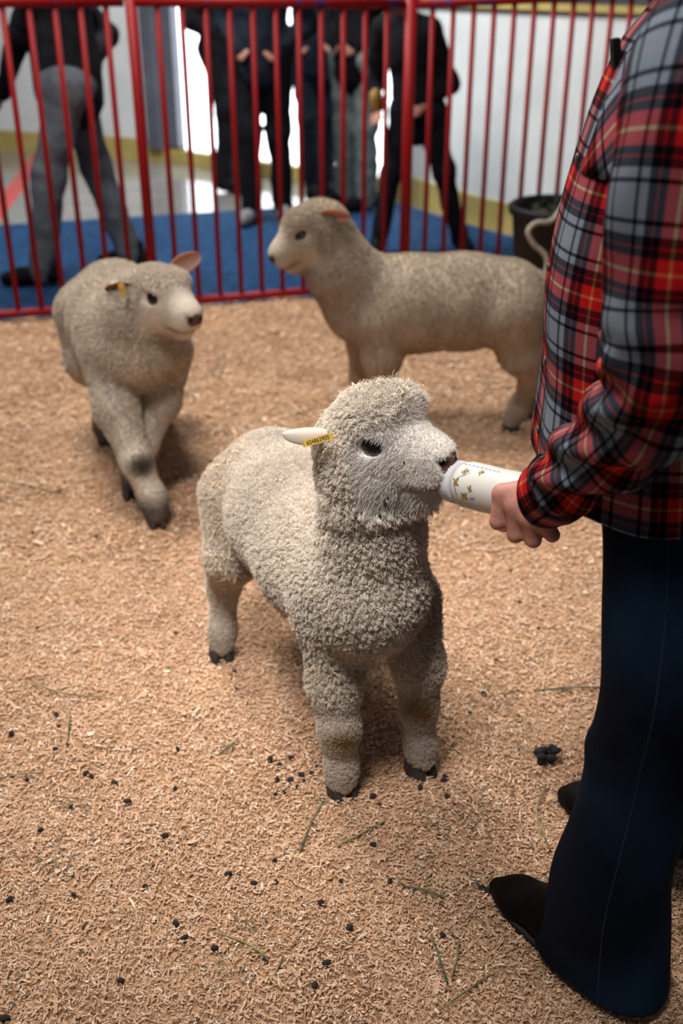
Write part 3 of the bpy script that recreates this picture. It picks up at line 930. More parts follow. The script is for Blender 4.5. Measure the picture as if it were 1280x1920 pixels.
# --- front lamb drinking from the bottle
HF = norm([0.82, -0.56, 0.08]); HU = np.array([0.0, 0.0, 1.0])
HR = frame(HF, HU); HS = 1.0
eye_w = at(699, 836, 1.665)
HO = eye_w - HR @ (np.array([.096, -.056, .012]) * HS)
hd = norm([0.4, -0.91, 0])
def dirt_and_tone_front(V, col, mix, L):
    for (c, rr, cc, w) in (((0.006, 1.525, 0.148), (.045, .05, .024), (0.27, 0.14, 0.03), 1.0), ((0.150, 1.59, 0.165), (.04, .05, .036), (0.26, 0.135, 0.03), 1.0),
                           ((-0.06, 1.84, 0.26), (.2, .3, .035), (0.55, 0.36, 0.18), .6), ((0.16, 1.60, 0.36), (.05, .1, .06), (0.18, 0.14, 0.10), .55),  # last entry here darkens the wool of the left shoulder
                           ((-0.25, 2.08, 0.40), (.05, .12, .1), (0.62, 0.45, 0.27), .45)):
        d = (((V - np.array(c)) / np.array(rr)) ** 2).sum(1)
        w2 = np.exp(-d) * w
        col = col * (1 - w2[:, None]) + np.array(cc)[None] * w2[:, None]
    return col
RF, LF, RH, LH = gnd(640, 1488), gnd(786, 1446), gnd(416, 1232), np.array([-0.06, 2.14, 0])
up = lambda p, z, dx=0, dy=0: np.array([p[0] + dx, p[1] + dy, z])
legs = [
    dict(pts=[(-0.01, 1.62, .37), up(RF, .235, -.012, .03), up(RF, .150, -.004, .008), up(RF, .065, 0, .006), up(RF, .030, .001, -.004)], r=[.062, .040, .031, .023, .024], hoof=RF, fwd=hd, s=1.15),
    dict(pts=[(0.115, 1.665, .37), up(LF, .235, -.008, .02), up(LF, .155, -.006, .006), up(LF, .065, 0, .004), up(LF, .030, .003, -.004)], r=[.060, .038, .029, .022, .023], hoof=LF, fwd=norm([.55, -.8, 0]), s=1.15),
    dict(pts=[(-0.215, 2.06, .38), (-0.235, 2.00, .27), up(RH, .175, .01, .03), up(RH, .07, .004, .012), up(RH, .030, .002, -.002)], r=[.088, .050, .030, .023, .024], hoof=RH, fwd=norm([.15, -1, 0]), s=1.15),
    dict(pts=[(-0.08, 2.12, .38), (-0.06, 2.07, .27), up(LH, .175, .0, .03), up(LH, .07, 0, .01), up(LH, .030)], r=[.090, .052, .030, .023, .024], hoof=LH, fwd=hd)]
neck_top = HO + HR @ np.array([.025, 0, -.02])
front, gh, HR, surf = lamb('lamb', 'curly cream lamb in front sucking on the white milk bottle',
    [((-0.150, 2.10, .395), .114), ((-0.100, 1.95, .394), .119), ((-0.035, 1.80, .388), .117), ((0.030, 1.64, .400), .104), ((0.045, 1.60, .420), .092)],
    [((0.042, 1.62, .45), .092), ((0.052, 1.605, .55), .074), (tuple(neck_top), .062)],
    HO, HF, HU, HS, legs, 0.0042, 290000, 0.0120, 0.00046, (0.84, 0.75, 0.645), (0.90, 0.86, 0.81), topknot=1.0, hero=True, seed=11, dirt_tone=dirt_and_tone_front)
er, erv = ear_obj(gh(.022, -.058, .022), norm(at(548, 818, 1.70) - gh(.022, -.058, .022)), np.array([.1, .55, -.8]), 0.082, 0.038, front, (0.58, 0.42, 0.36), (0.56, 0.49, 0.43))
ear_obj(gh(.040, .052, .030), HR @ np.array([.25, .85, .22]), HR @ np.array([.8, .2, -.2]), 0.075, 0.046, front, (0.66, 0.50, 0.42), (0.74, 0.68, 0.60))

# yellow ear tag: a band folded round the ear's edge, with its number
def ear_tag():
    a, b = at(571, 832, 1.675), at(624, 817, 1.655)
    t = norm(b - a); view = norm(np.array([0, 0, CAM_H]) - a); n = norm(view - t * np.dot(view, t)); w = np.cross(n, t)
    if w[2] < 0: w = -w
    Lg = np.linalg.norm(b - a); H = 0.0105
    prof = []
    for i in range(15):
        s = i / 14
        if s < 0.7: prof.append((Lg * (1 - s / 0.7), 0.0))
        else:
            q = (s - 0.7) / 0.3 * math.pi; prof.append((-0.006 * math.sin(q), -0.006 * (1 - math.cos(q))))
    prof += [(Lg * 0.35, -0.012), (Lg * 0.7, -0.011)]
    V, F = [], []
    for s, dn in prof:
        for side in (0.5, -0.5):
            for th in (0.0, -0.0012):
                V.append(a + t * s + n * (dn + th) + w * H * side)
    for i in range(len(prof) - 1):
        A0, B0 = i * 4, (i + 1) * 4
        F += [(A0, A0 + 2, B0 + 2, B0), (A0 + 1, B0 + 1, B0 + 3, A0 + 3), (A0, B0, B0 + 1, A0 + 1), (A0 + 2, A0 + 3, B0 + 3, B0 + 2)]
    tg = link('ear_tag', mesh('ear_tag', V, F, False), M['tag'], front)
    tg['label'] = 'yellow numbered ear tag'
    cu = bpy.data.curves.new('tag_number', 'FONT'); cu.body = '604863900'; cu.size = 0.0090; cu.align_x = 'CENTER'; cu.align_y = 'CENTER'; cu.extrude = 0.0001
    cu.materials.append(M['tagtext'])
    o = link('tag_number', cu, None, tg)
    c = a + t * Lg * 0.47 + n * 0.0006
    Rm = Matrix(((t[0], w[0], n[0], 0), (t[1], w[1], n[1], 0), (t[2], w[2], n[2], 0), (0, 0, 0, 1)))
    base = o.location.copy()
    o.rotation_euler = Rm.to_euler(); o.location = base + Vector(c)
    me = bpy.data.meshes.new_from_object(o); o2 = bpy.data.objects.new('tag_digits', me); COL.objects.link(o2); o2.parent = tg
    o2.location = o.location; o2.rotation_euler = o.rotation_euler
    bpy.data.objects.remove(o)
    return tg
ear_tag()

def bits_on_fleece():
    V, Q, N, wool, inh = surf
    r = np.random.default_rng(3)
    z = V[:, 2]
    rear = np.exp(-(((V[:, 0] + .27) / .05) ** 2)) * (z > .2) * (z < .5)
    low = np.exp(-(((z - .29) / .035) ** 2)) * (V[:, 1] > 1.68)
    L = ((V - HO) @ HR)
    tk = inh * (L[:, 2] > .06)
    dens = (0.10 + 3.0 * rear + 2.0 * low + 1.6 * tk + 0.12 * (z > .2)) * (z > .18) * np.where(inh > 0.5, np.where(tk > 0, 1, 0.10), 1)
    n = 1500
    gs = sample_surface(V, Q, N, dens, n, 9)
    p, nn, w = gs(V), gs(N), gs(wool)
    p = p + nn * (w * 0.95 + 0.001)[:, None]
    t = np.cross(nn, r.normal(size=(n, 3))); t /= np.linalg.norm(t, axis=1, keepdims=True)
    s = np.cross(nn, t)
    Lh = 0.0075 * np.exp(r.normal(0, .4, n)) * 0.5; Wh = 0.0021 * np.exp(r.normal(0, .3, n)) * 0.5
    tt = t + nn * r.normal(0, .3, (n, 1))
    Vb = np.stack([p - tt * Lh[:, None] - s * Wh[:, None], p - tt * Lh[:, None] + s * Wh[:, None], p + tt * Lh[:, None] + s * Wh[:, None] * .6, p + tt * Lh[:, None] - s * Wh[:, None] * .6], 1).reshape(-1, 3)
    me = np_mesh('straw_bits', Vb, np.arange(4 * n).reshape(n, 4))
    pal = np.array([[.80, .62, .40], [.66, .42, .20], [.86, .74, .55], [.5, .28, .12]])
    set_col(me, np.repeat(pal[r.choice(4, n, p=[.4, .25, .25, .1])], 4, 0))
    o = link('straw_bits', me, M['chip'], front); o['kind'] = 'stuff'
    # dark green leaf scraps on the cheek and chin
    for (px, py, d, ln) in ((757, 868, 1.60, .009), (722, 946, 1.60, .016), (712, 968, 1.605, .014), (727, 934, 1.60, .010)):
        c = at(px, py, d); u = norm([random.gauss(0, .3), 0, 1]); s2 = norm(np.cross(u, [0, -1, .3]))
        q = [c - u * ln * .5, c + s2 * ln * .18 - u * ln * .1, c + u * ln * .5, c - s2 * ln * .18]
        nn2 = norm(np.cross(u, s2)) * 0.0008
        v = q + [w + nn2 for w in q]
        link('leaf_scrap', mesh('leaf_scrap', v, [(3, 2, 1, 0), (4, 5, 6, 7), (0, 1, 5, 4), (1, 2, 6, 5), (2, 3, 7, 6), (3, 0, 4, 7)], False), M['leaf'], front)
M['leaf'] = mat('leaf_green', (0.025, 0.05, 0.045), 0.7, var=0.3, scale=80)
bits_on_fleece()

# --- left lamb, walking towards the camera
HF2 = norm([0.74, -0.64, -0.22]); HR2 = frame(HF2); S2 = 1.02
HO2 = at(287, 559, 2.80) - HR2 @ (np.array([.096, -.056, .012]) * S2)
hd2 = norm([.24, -.97, 0])
a1, a2, b1, b2 = gnd(296, 985), gnd(246, 922, .02), gnd(199, 832), gnd(303, 796)
legs2 = [
    dict(pts=[(-0.66, 2.90, .42), (-0.635, 2.80, .30), up(a1, .175, -.055, .055), up(a1, .075, -.012, .02), up(a1, .032, 0, 0)], r=[.075, .056, .039, .034, .031], hoof=a1, fwd=norm([.25, -1, 0]), s=1.1),
    dict(pts=[(-0.50, 2.93, .42), (-0.52, 2.88, .29), up(a2, .175, .055, -.01), up(a2, .09, .012, .02), up(a2, .045, 0, 0)], r=[.072, .050, .033, .027, .026], hoof=a2 + [0, -.01, -.01], fwd=hd2, s=.95, tilt=0.0),
    dict(pts=[(-0.80, 3.29, .42), (-0.80, 3.22, .29), up(b1, .185, .005, .035), up(b1, .07, 0, .012), up(b1, .032)], r=[.105, .065, .036, .032, .031], hoof=b1, fwd=hd2, s=1.1),
    dict(pts=[(-0.63, 3.35, .42), (-0.61, 3.32, .29), up(b2, .185, .0, .03), up(b2, .07, 0, .012), up(b2, .032)], r=[.105, .062, .036, .032, .031], hoof=b2, fwd=hd2, s=1.1)]
def dirt_left(V, col, mix, L):
    kn = up(a1, .175, -.055, .055) + np.array([.02, -.03, .0])
    d = (((V - kn) / np.array([.038, .055, .032])) ** 2).sum(1); w = np.exp(-d * d) * 0.98
    col = col * (1 - w[:, None]) + np.array([0.05, 0.036, 0.03]) * w[:, None]
    w = np.exp(-(((L[:, 0] - .09) / .05) ** 2 + ((L[:, 1]) / .05) ** 2 + ((L[:, 2] - .10) / .03) ** 2)) * 0.55 * (0.6 + 0.6 * vnoise(V, 90, 2))
    w = np.clip(w, 0, 1); col = col * (1 - w[:, None]) + np.array([0.16, 0.14, 0.11]) * w[:, None]
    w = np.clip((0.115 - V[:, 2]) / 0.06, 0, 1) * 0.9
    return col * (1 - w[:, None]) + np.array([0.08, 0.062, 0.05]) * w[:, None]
nk2 = HO2 + HR2 @ (np.array([.02, 0, -.03]) * S2)
left, gl, _, _s = lamb('lamb', 'grey-cream lamb at left walking forward with a dark knee patch',
    [((-0.715, 3.31, .448), .134), ((-0.68, 3.15, .442), .137), ((-0.62, 2.99, .445), .138), ((-0.575, 2.88, .45), .125)],
    [((-0.575, 2.90, .48), .118), ((-0.56, 2.86, .56), .095), (tuple(nk2), .075)],
    HO2, HF2, (0, 0, 1), S2, legs2, 0.007, 70000, 0.0095, 0.0008, (0.68, 0.59, 0.49), (0.72, 0.63, 0.52), topknot=0.8, seed=23, dirt_tone=dirt_left)
eb = gl(.030, -.060, .018)
er2, ev2 = ear_obj(eb, norm(at(191, 547, 2.84) - eb), (0.2, -1, -.25), 0.088, 0.050, left, (0.24, 0.10, 0.06), (0.42, 0.34, 0.27))
eb = gl(.030, .058, .040)
ear_obj(eb, norm(at(374, 480, 2.90) - eb), (0.1, -1, 0.1), 0.092, 0.058, left, (0.50, 0.26, 0.20), (0.56, 0.50, 0.44))
ta = at(229, 543, 2.775)
v, f = merge([box_vf(ta, (.016, .004, .030), frame((1, -.3, .2))), tube_vf([ta + [0, -.004, .006], ta + [0, .012, .006]], .006, 8)])
link('ear_tag', mesh('ear_tag', v, f, False), M['tag'], left)

# --- right lamb, standing sideways
HF3 = norm([-0.84, -0.14, -0.50]); HR3 = frame(HF3); S3 = 1.08
HO3 = at(563, 440, 3.22) - HR3 @ (np.array([.096, .056, .012]) * S3)
c1, c2, d1, d2 = np.array([0.125, 3.27, 0]), np.array([0.065, 3.42, 0]), gnd(958, 806), gnd(1003, 785)
hd3 = np.array([-1.0, 0, 0])
legs3 = [
    dict(pts=[(0.12, 3.27, .40), (0.13, 3.26, .29), up(c1, .175, .0), up(c1, .075, .006), up(c1, .032)], r=[.085, .058, .037, .031, .030], hoof=c1, fwd=hd3, s=1.1),
    dict(pts=[(0.08, 3.42, .40), (0.075, 3.42, .29), up(c2, .175), up(c2, .075), up(c2, .032)], r=[.080, .052, .034, .030, .029], hoof=c2, fwd=hd3, s=1.1),
    dict(pts=[(0.535, 3.28, .43), (0.575, 3.28, .30), up(d1, .185, .055), up(d1, .075, .018), up(d1, .032)], r=[.115, .068, .036, .031, .030], hoof=d1, fwd=hd3, s=1.1),
    dict(pts=[(0.54, 3.42, .43), (0.60, 3.42, .30), up(d2, .185, .04), up(d2, .075, .012), up(d2, .032)], r=[.110, .065, .035, .030, .029], hoof=d2, fwd=hd3, s=1.1)]
def dirt_right(V, col, mix, L):
    w = np.exp(-(((V[:, 2] - .27) / .03) ** 2)) * (V[:, 0] > .18) * (V[:, 0] < .5) * 0.45
    col = col * (1 - w[:, None]) + np.array([0.33, 0.19, 0.09]) * w[:, None]
    w = np.exp(-(((L[:, 0] - .10) / .03) ** 2 + ((L[:, 2] - .075) / .02) ** 2 + ((L[:, 1] - .03) / .04) ** 2)) * 0.5
    return col * (1 - w[:, None]) + np.array([0.25, 0.17, 0.10]) * w[:, None]
nk3 = HO3 + HR3 @ (np.array([.025, 0, -.025]) * S3)
right, gr, _, _s = lamb('lamb', 'taupe lamb standing sideways at the back facing left',
    [((0.528, 3.35, .448), .130), ((0.39, 3.35, .442), .142), ((0.22, 3.35, .436), .144), ((0.08, 3.345, .438), .132)],
    [((0.07, 3.345, .47), .125), ((0.00, 3.32, .55), .100), (tuple(nk3), .078)],
    HO3, HF3, (0, 0, 1), S3, legs3, 0.007, 75000, 0.0075, 0.0008, (0.56, 0.46, 0.36), (0.66, 0.57, 0.46), topknot=0.55, seed=37, dirt_tone=dirt_right, squint=0.55,
    tail=[((0.63, 3.35, .50), .035), ((0.665, 3.35, .42), .026), ((0.655, 3.35, .34), .018)])
eb = gr(.020, .058, .030)
ear_obj(eb, norm(at(655, 408, 3.20) - eb), (-.1, -1, -.25), 0.090, 0.052, right, (0.55, 0.28, 0.21), (0.62, 0.52, 0.42))
eb = gr(.028, -.052, .045)
ear_obj(eb, norm(at(643, 385, 3.42) - eb), (-.6, -.6, .1), 0.085, 0.050, right, (0.6, 0.5, 0.44), (0.66, 0.6, 0.54))

# ------------------------------------------------------------------ milk bottle
def bottle():
    a, b = at(842, 900, 1.690), at(1000, 938, 1.555)
    ax = norm(b - a); a = a + ax * 0.004
    s1 = norm(np.cross(ax, [0, 0, 1])); s2 = np.cross(s1, ax)
    root = empty('milk_bottle', a); tag(root, 'white milk bottle printed with small bees, held to the front lamb', 'bottle')
    def lathe(name, prof, m, n=48, rib=None):
        V, F = [], []
        for i, (s, r) in enumerate(prof):
            for k in range(n):
                t = 2 * math.pi * k / n
                rr = r * 1.13 + (rib if rib and 0 < i < len(prof) - 1 and k % 2 else 0)
                V.append(a + ax * s + rr * (math.cos(t) * s1 + math.sin(t) * s2))
        for i in range(len(prof) - 1):
            for k in range(n): F.append((i * n + k, (i + 1) * n + k, (i + 1) * n + (k + 1) % n, i * n + (k + 1) % n))
        return link(name, mesh(name, V, F), m, root)
    lathe('cap', [(0.000, .010), (0.000, .0235), (0.0012, .0272), (0.004, .0288), (0.0245, .0296), (0.0262, .0286), (0.0266, .0235)], M['cap'], 72, 0.0012)
    lathe('teat', [(-0.030, .001), (-0.029, .006), (-0.020, .007), (-0.008, .010), (0.0, .016)], M['cap'], 24)
    lathe('bottle_body', [(0.0255, .0225), (0.0305, .0230), (0.0312, .0285), (0.036, .0312), (0.044, .0328), (0.085, .0325), (0.105, .0318), (0.160, .0325), (0.176, .0315), (0.181, .027), (0.180, .001)], M['bottle'])
    R0 = 0.0327 * 1.135
    view = norm(np.array([0, 0, CAM_H]) - (a + ax * .06))
    t0 = math.atan2(np.dot(view, s2), np.dot(view, s1))
    def surf_pt(s, arc, lift=0.0):
        r = R0 + lift; t = t0 + arc / R0
        return a + ax * s + r * (math.cos(t) * s1 + math.sin(t) * s2)
    # orientation: which way round is up in the picture
    sg = 1.0 if surf_pt(.06, .01)[2] + 0.3 * surf_pt(.06, .01)[1] > surf_pt(.06, -.01)[2] + 0.3 * surf_pt(.06, -.01)[1] else -1.0
    def patch(s, arc, pts, m, name, par):
        v = [surf_pt(s + p[0], sg * (arc + p[1]), 0.0004) for p in pts]
        return link(name, mesh(name, v, [tuple(range(len(v)))], False), m, par)
    def oval(cx, cy, rx, ry, rot, n=12):
        c, q = math.cos(rot), math.sin(rot)
        return [(cx + c * rx * math.cos(t) - q * ry * math.sin(t), cy + q * rx * math.cos(t) + c * ry * math.sin(t)) for t in [2 * math.pi * k / n for k in range(n)]]
    for (s, arc, rot, sc) in ((.056, .019, .5, 1.5), (.047, -.001, 1.2, 1.6), (.066, -.019, -.6, 1.6), (.078, -.006, 1.4, 1.2), (.086, .024, .3, 1.2)):
        body = patch(s, arc, oval(0, 0, .0042 * sc, .0020 * sc, rot), M['bee'], 'printed_bee', root)
        c, q = math.cos(rot), math.sin(rot)
        for (dx, dy, r2) in ((.0008 * sc, .0030 * sc, rot + 1.2), (-.0008 * sc, -.0030 * sc, rot + 1.9)):
            patch(s, arc, oval(c * dx - q * dy, q * dx + c * dy, .0024 * sc, .0011 * sc, r2), M['bee'], 'wing', body)
        patch(s, arc, oval(c * .0038 * sc, q * .0038 * sc, .0012 * sc, .0014 * sc, rot, 8), M['beedark'], 'bee_head', body)
        patch(s, arc, oval(-c * .0008, -q * .0008, .0005, .0018 * sc, rot, 8), M['beedark'], 'stripe', body)
    for (s, arc, rot, ln) in ((.058, .013, .62, .019), (.048, -.013, -1.30, .016), (.083, -.020, .3, .012)):
        c, q = math.cos(rot), math.sin(rot); pr = None
        for k in range(9):
            u = (k / 8 - .5) * ln; h = .0009 if k % 3 else .0014
            pts = [(c * (u + dx) - q * dy, q * (u + dx) + c * dy) for dx, dy in ((-.0007, -h), (.0007, -h), (.0007, h), (-.0007, h))]
            o = patch(s, arc, pts, M['purple'], 'printed_letter' if pr else 'printed_word', pr or root); pr = pr or o
    for k in range(9):
        w = .006 if k % 2 == 0 else .004
        patch(.045 + .0085 * k, .034, [(-.003, -.0006), (.003, -.0006), (.003, .0006), (-.003, .0006)], M['purple'], 'scale_mark', root)
bottle()

# ------------------------------------------------------------------ the person holding the bottle
def ring(c, ax, r1, e1, r2, e2, m=64, pw=2.0):
    out = []
    for k in range(m):
        t = 2 * math.pi * k / m
        ct, st = math.cos(t), math.sin(t)
        f = (abs(ct) ** pw + abs(st) ** pw) ** (-1 / pw)
        out.append(np.asarray(c) + e1 * r1 * f * ct + e2 * r2 * f * st)
    return out

def path_rings(keys, n, m=64, ref=(0, 1, 0)):
    """keys: (centre, r1, r2); r1 along ref, r2 across"""
    K = np.array([[*c, a, b] for c, a, b in keys], float)
    K = resample(K, n); C = K[:, :3]
    T = np.gradient(C, axis=0); T /= np.linalg.norm(T, axis=1, keepdims=True)
    R = []
    e1 = norm(np.asarray(ref, float) - T[0] * np.dot(ref, T[0]))
    for i in range(n):
        e1 = norm(e1 - T[i] * np.dot(e1, T[i])); e2 = np.cross(T[i], e1)
        R.append(ring(C[i], T[i], K[i, 3], e1, K[i, 4], e2, m))
    return np.array(R), C, T

def fold_noise(seed, amp, fu, fv, n=7):
    r = np.random.default_rng(seed)
    w = [(r.integers(1, fu + 1) * r.choice([-1, 1]), r.uniform(1, fv), r.random() * 6.28, r.uniform(.4, 1)) for _ in range(n)]
    return lambda U, Vv: amp * sum(a * np.sin(2 * np.pi * (k * U + f * Vv) + ph) for k, f, ph, a in w) / n * 1.8

FACE = norm([-1.0, 0.12, 0])      # the person looks to the left
SIDE = norm([-0.12, -1.0, 0])     # their left hand side, towards the camera
UPV = np.array([0, 0, 1.0])
person = empty('person', (0.46, 1.33, 0))
tag(person, 'person in red plaid flannel shirt and dark flared jeans holding the milk bottle', 'person')

def holder():
    W_, K_ = at(1040, 926, 1.495), {}
    # body: head, neck, trunk, far arm, legs, and the near forearm with its hand
    TC = np.array([0.465, 1.43, 0])
    P = []
    P += chain([TC + [0, 0, .80], TC + [0, 0, 1.0], TC + [0, 0, 1.22], TC + [0, 0, 1.32]], [.125, .11, .11, .066], .05)
    P += [cone(TC + SIDE * .10 + [0, 0, 1.30], TC - SIDE * .13 + [0, 0, 1.30], .05, .05, .05)]
    P += chain([TC + [0, 0, 1.32], TC + FACE * .02 + [0, 0, 1.45]], [.06, .052], .03)
    hc = TC + FACE * .035 + np.array([0, 0, 1.56])
    HRp = frame(FACE * .85 + SIDE * .0 - UPV * .45)
    g = lambda x, y, z: hc + HRp @ np.array([x, y, z])
    P += [ell(hc, (.098, .076, .112), HRp, .03), ell(g(.045, 0, -.055), (.055, .055, .058), HRp, .03), ell(g(.098, 0, -.018), (.018, .013, .020), HRp, .015),
          ell(g(.085, 0, -.062), (.014, .026, .008), HRp, .01), ell(g(.0, .078, -.015), (.022, .010, .032), HRp, .01), ell(g(.0, -.078, -.015), (.022, .010, .032), HRp, .01),
          ell(g(.094, .032, .010), (.014, .016, .009), HRp, .012, True), ell(g(.094, -.032, .010), (.014, .016, .009), HRp, .012, True)]
    far = TC - SIDE * .20
    P += chain([far + [0, 0, 1.29], far - SIDE * .03 + FACE * -.02 + [0, 0, 1.02], far + FACE * .05 + [0, 0, .80]], [.05, .042, .028], .03)
    for i in range(5):
        y = (i - 2) * .017
        q = far + FACE * .06 + [0, 0, .75] + FACE * y * .8
        P += chain([q, q + [0, 0, -.05], q - SIDE * -.015 + [0, 0, -.085]], [.013, .0095, .008], .008)
    V1, Q1 = sdf_mesh(P, 0.011)
    # near arm and hand (fine)
    el = at(1250, 690, 1.21)
    H = chain([el, W_], [.040, .027], .03)
    mcp = [at(941, 926, 1.520), at(965, 950, 1.508), at(990, 970, 1.500), at(1018, 980, 1.497)]
    pip = [at(933, 978, 1.532), at(966, 1002, 1.522), at(999, 1012, 1.515), at(1035, 1003, 1.510)]
    dip = [at(944, 985, 1.575), at(972, 1002, 1.565), at(1001, 1010, 1.555), at(1032, 1002, 1.548)]
    tip = [at(955, 972, 1.606), at(982, 986, 1.598), at(1008, 994, 1.590), at(1035, 992, 1.578)]
    rad = [(.0145, .0118, .0098, .0085), (.0150, .0120, .0100, .0088), (.0145, .0116, .0096, .0085), (.0135, .0104, .0086, .0076)]
    for i in range(4):
        H.append(cone(W_ * .92 + mcp[i] * .08 + (mcp[i] - mcp[1]) * .35, mcp[i], .022, rad[i][0], .016))
    for i in range(4):
        H += [cone(mcp[i], pip[i], rad[i][0] * .93, rad[i][1], .0055), cone(pip[i], dip[i], rad[i][1], rad[i][2], .004), cone(dip[i], tip[i], rad[i][2], rad[i][3], .004)]
    H += chain([at(1022, 925, 1.520), at(992, 912, 1.590), at(960, 912, 1.645), at(940, 915, 1.660)], [.020, .0145, .0115, .009], .01)
    V2, Q2 = sdf_mesh(H, 0.0026)
    V2 = smooth_vf(V2, Q2, 2, 0.4)
    me = np_mesh('body', np.concatenate([V1, V2]), np.concatenate([Q1, Q2 + len(V1)]))
    link('body', me, M['skin'], person)
    for s in (1, -1):
        v, f = sphere_vf(g(.080, .032 * s, .010), .0125); link('eye', mesh('eye', v, f), M['eye'], person)
    V3, Q3 = sdf_mesh([ell(g(-.018, 0, .028), (.108, .092, .112), HRp, .02), cone(g(-.07, 0, 0), g(-.09, 0, -.16), .07, .04, .04), ell(g(.10, 0, -.03), (.06, .070, .075), HRp, .02, True)], 0.011)
    link('hair', np_mesh('hair', V3, Q3), M['hair'], person)

    # ---- shirt
    m = 128
    keys = [(0.752, .164, .240, .452), (0.81, .163, .226, .450), (0.90, .160, .198, .445), (1.00, .158, .185, .442), (1.12, .152, .184, .447), (1.22, .142, .182, .458), (1.31, .118, .178, .468), (1.365, .085, .145, .472), (1.40, .068, .085, .468)]
    K = resample(np.array(keys), 90)
    rings = []
    for i, (z, a_, b_, cx) in enumerate(K):
        c = np.array([cx, 1.432, z])
        # angle 0 at the back so that the UV seam hides behind
        rings.append(ring(c, UPV, a_, -FACE, b_, SIDE, m, 2.3))
    rings = np.array(rings)
    fn = fold_noise(5, .007, 4, 3.0)
    def disp(U, Vv):
        body = fn(U, Vv) * (1 - 0.5 * Vv)
        flare = .006 * np.sin(2 * np.pi * 7 * U + 2) * (1 - Vv) ** 3
        return body + flare
    # curved hem: lower at the sides' back, a little higher at the front
    shirt, SR = loft('shirt', rings, M['plaid'], person, disp, uscale=0.122 * 8, v0=-0.035, u0=0.122 * .03, thick=.0025)
    # near sleeve
    skeys = [(np.array([0.462, 1.375, 1.335]), .050, .055), (np.array([0.432, 1.295, 1.352]), .072, .072), (np.array([0.385, 1.205, 1.30]), .082, .080), (np.array([0.364, 1.165, 1.19]), .078, .076), (np.array([0.362, 1.155, 1.08]), .076, .074),
             (at(1258, 640, 1.190), .076, .078), (at(1238, 730, 1.235), .071, .076), (at(1178, 800, 1.310), .063, .067), (at(1115, 856, 1.385), .056, .060), (at(1062, 902, 1.450), .051, .051), (at(1028, 928, 1.500), .0445, .0455)]
    R, C, T = path_rings(skeys, 120, 72, ref=(1, 0.2, 0))
    f1 = fold_noise(9, .006, 3, 9.0, 9)
    def sdisp(U, Vv):
        crush = np.exp(-((Vv - .58) / .10) ** 2)
        rings_ = np.sin(2 * np.pi * (8.5 * Vv + .9 * np.sin(2 * np.pi * U + 1.0))) * .0065 * np.clip((Vv - .40) / .2, 0, 1) * np.clip((.93 - Vv) / .05, 0, 1)
        return f1(U, Vv) * np.clip((.95 - Vv) / .1, 0, 1) + rings_ + crush * .004 * np.sin(2 * np.pi * (3 * U + 12 * Vv))
    sl, SLR = loft('sleeve', R, M['plaid'], shirt, sdisp, uscale=0.122 * 4, v0=0.122 * .72, u0=0.122 * .18, thick=.0025)
    # cuff band
    cR = np.array([ring(C[-1] + T[-1] * (s * .052 - .046), T[-1], r_, norm(R[-1][0] - C[-1]), r_ * 1.02, np.cross(T[-1], norm(R[-1][0] - C[-1])), 72) for s, r_ in zip(np.linspace(0, 1, 12), np.interp(np.linspace(0, 1, 12), [0, .15, .5, 1], [.049, .0515, .0505, .0475]))])
    loft('cuff', cR, M['plaid'], shirt, fold_noise(21, .0025, 3, 1.5), uscale=0.122 * 2, v0=0.122 * .80, u0=.02, thick=.003)
    # far sleeve
    fk = [(TC - SIDE * .13 + [0, 0, 1.345], .065, .065), (far - SIDE * .01 + [0, 0, 1.26], .075, .075), (far - SIDE * .035 + [0, 0, 1.02], .066, .066), (far + FACE * .05 + [0, 0, .82], .048, .048)]
    R2, _, _ = path_rings(fk, 40, 48, ref=(1, 0, 0))
    loft('sleeve', R2, M['plaid'], shirt, fold_noise(11, .005, 3, 6), uscale=0.122 * 4, thick=.0025)
    # collar
    ck = np.array([ring(np.array([.465, 1.43, z]) + FACE * .01, UPV, a_, -FACE, b_, SIDE, 48) for z, a_, b_ in ((1.385, .085, .095), (1.43, .070, .078), (1.445, .072, .080), (1.40, .098, .108))])
    loft('collar', ck, M['plaid'], shirt, None, thick=.003)
    # placket strip down the front, buttons on it
    fr = m // 2                                   # front meridian (angle pi)
    def on_front(i, k, lift): 
        c = SR[i].mean(0); q = SR[i][(fr + k) % m]; o = norm(q - c); return q + o * lift
    V, F, UV = [], [], []
    idx = list(range(0, 78)); ks = [1, 0, -1, -2, -3, -4]
    for i in idx:
        for k in ks: V.append(on_front(i, k, .0022))
    nk = len(ks)
    for a2 in range(len(idx) - 1):
        for b2 in range(nk - 1):
            F.append((a2 * nk + b2, a2 * nk + b2 + 1, (a2 + 1) * nk + b2 + 1, (a2 + 1) * nk + b2))
            u_ = lambda b: .122 * .88 + b * .0085
            UV += [(u_(b2), K[idx[a2], 0] - .787), (u_(b2 + 1), K[idx[a2], 0] - .787), (u_(b2 + 1), K[idx[a2 + 1], 0] - .787), (u_(b2), K[idx[a2 + 1], 0] - .787)]
    me = mesh('placket', V, F); uv = me.uv_layers.new(name='UVMap'); uv.data.foreach_set('uv', np.array(UV, np.float32).ravel())
    pk = link('placket', me, M['plaid'], shirt); sm = pk.modifiers.new('thickness', 'SOLIDIFY'); sm.thickness = .0018
    for i in (10, 23, 37, 51, 65):
        c = on_front(i, -2, .004); o = norm(c - SR[i].mean(0))
        v, f = tube_vf([c - o * .001, c + o * .0012, c + o * .0022], [.0062, .0062, .0045], 16)
        link('button', mesh('button', v, f), M['button'], shirt)
    # bias-cut chest pocket with a black clip at its edge
    V, F, UV = [], [], []
    pi_, pk_ = list(range(50, 74, 2)), list(range(-7, -21, -2))
    for i in pi_:
        for k in pk_: V.append(on_front(i, k, .006))
    n2 = len(pk_)
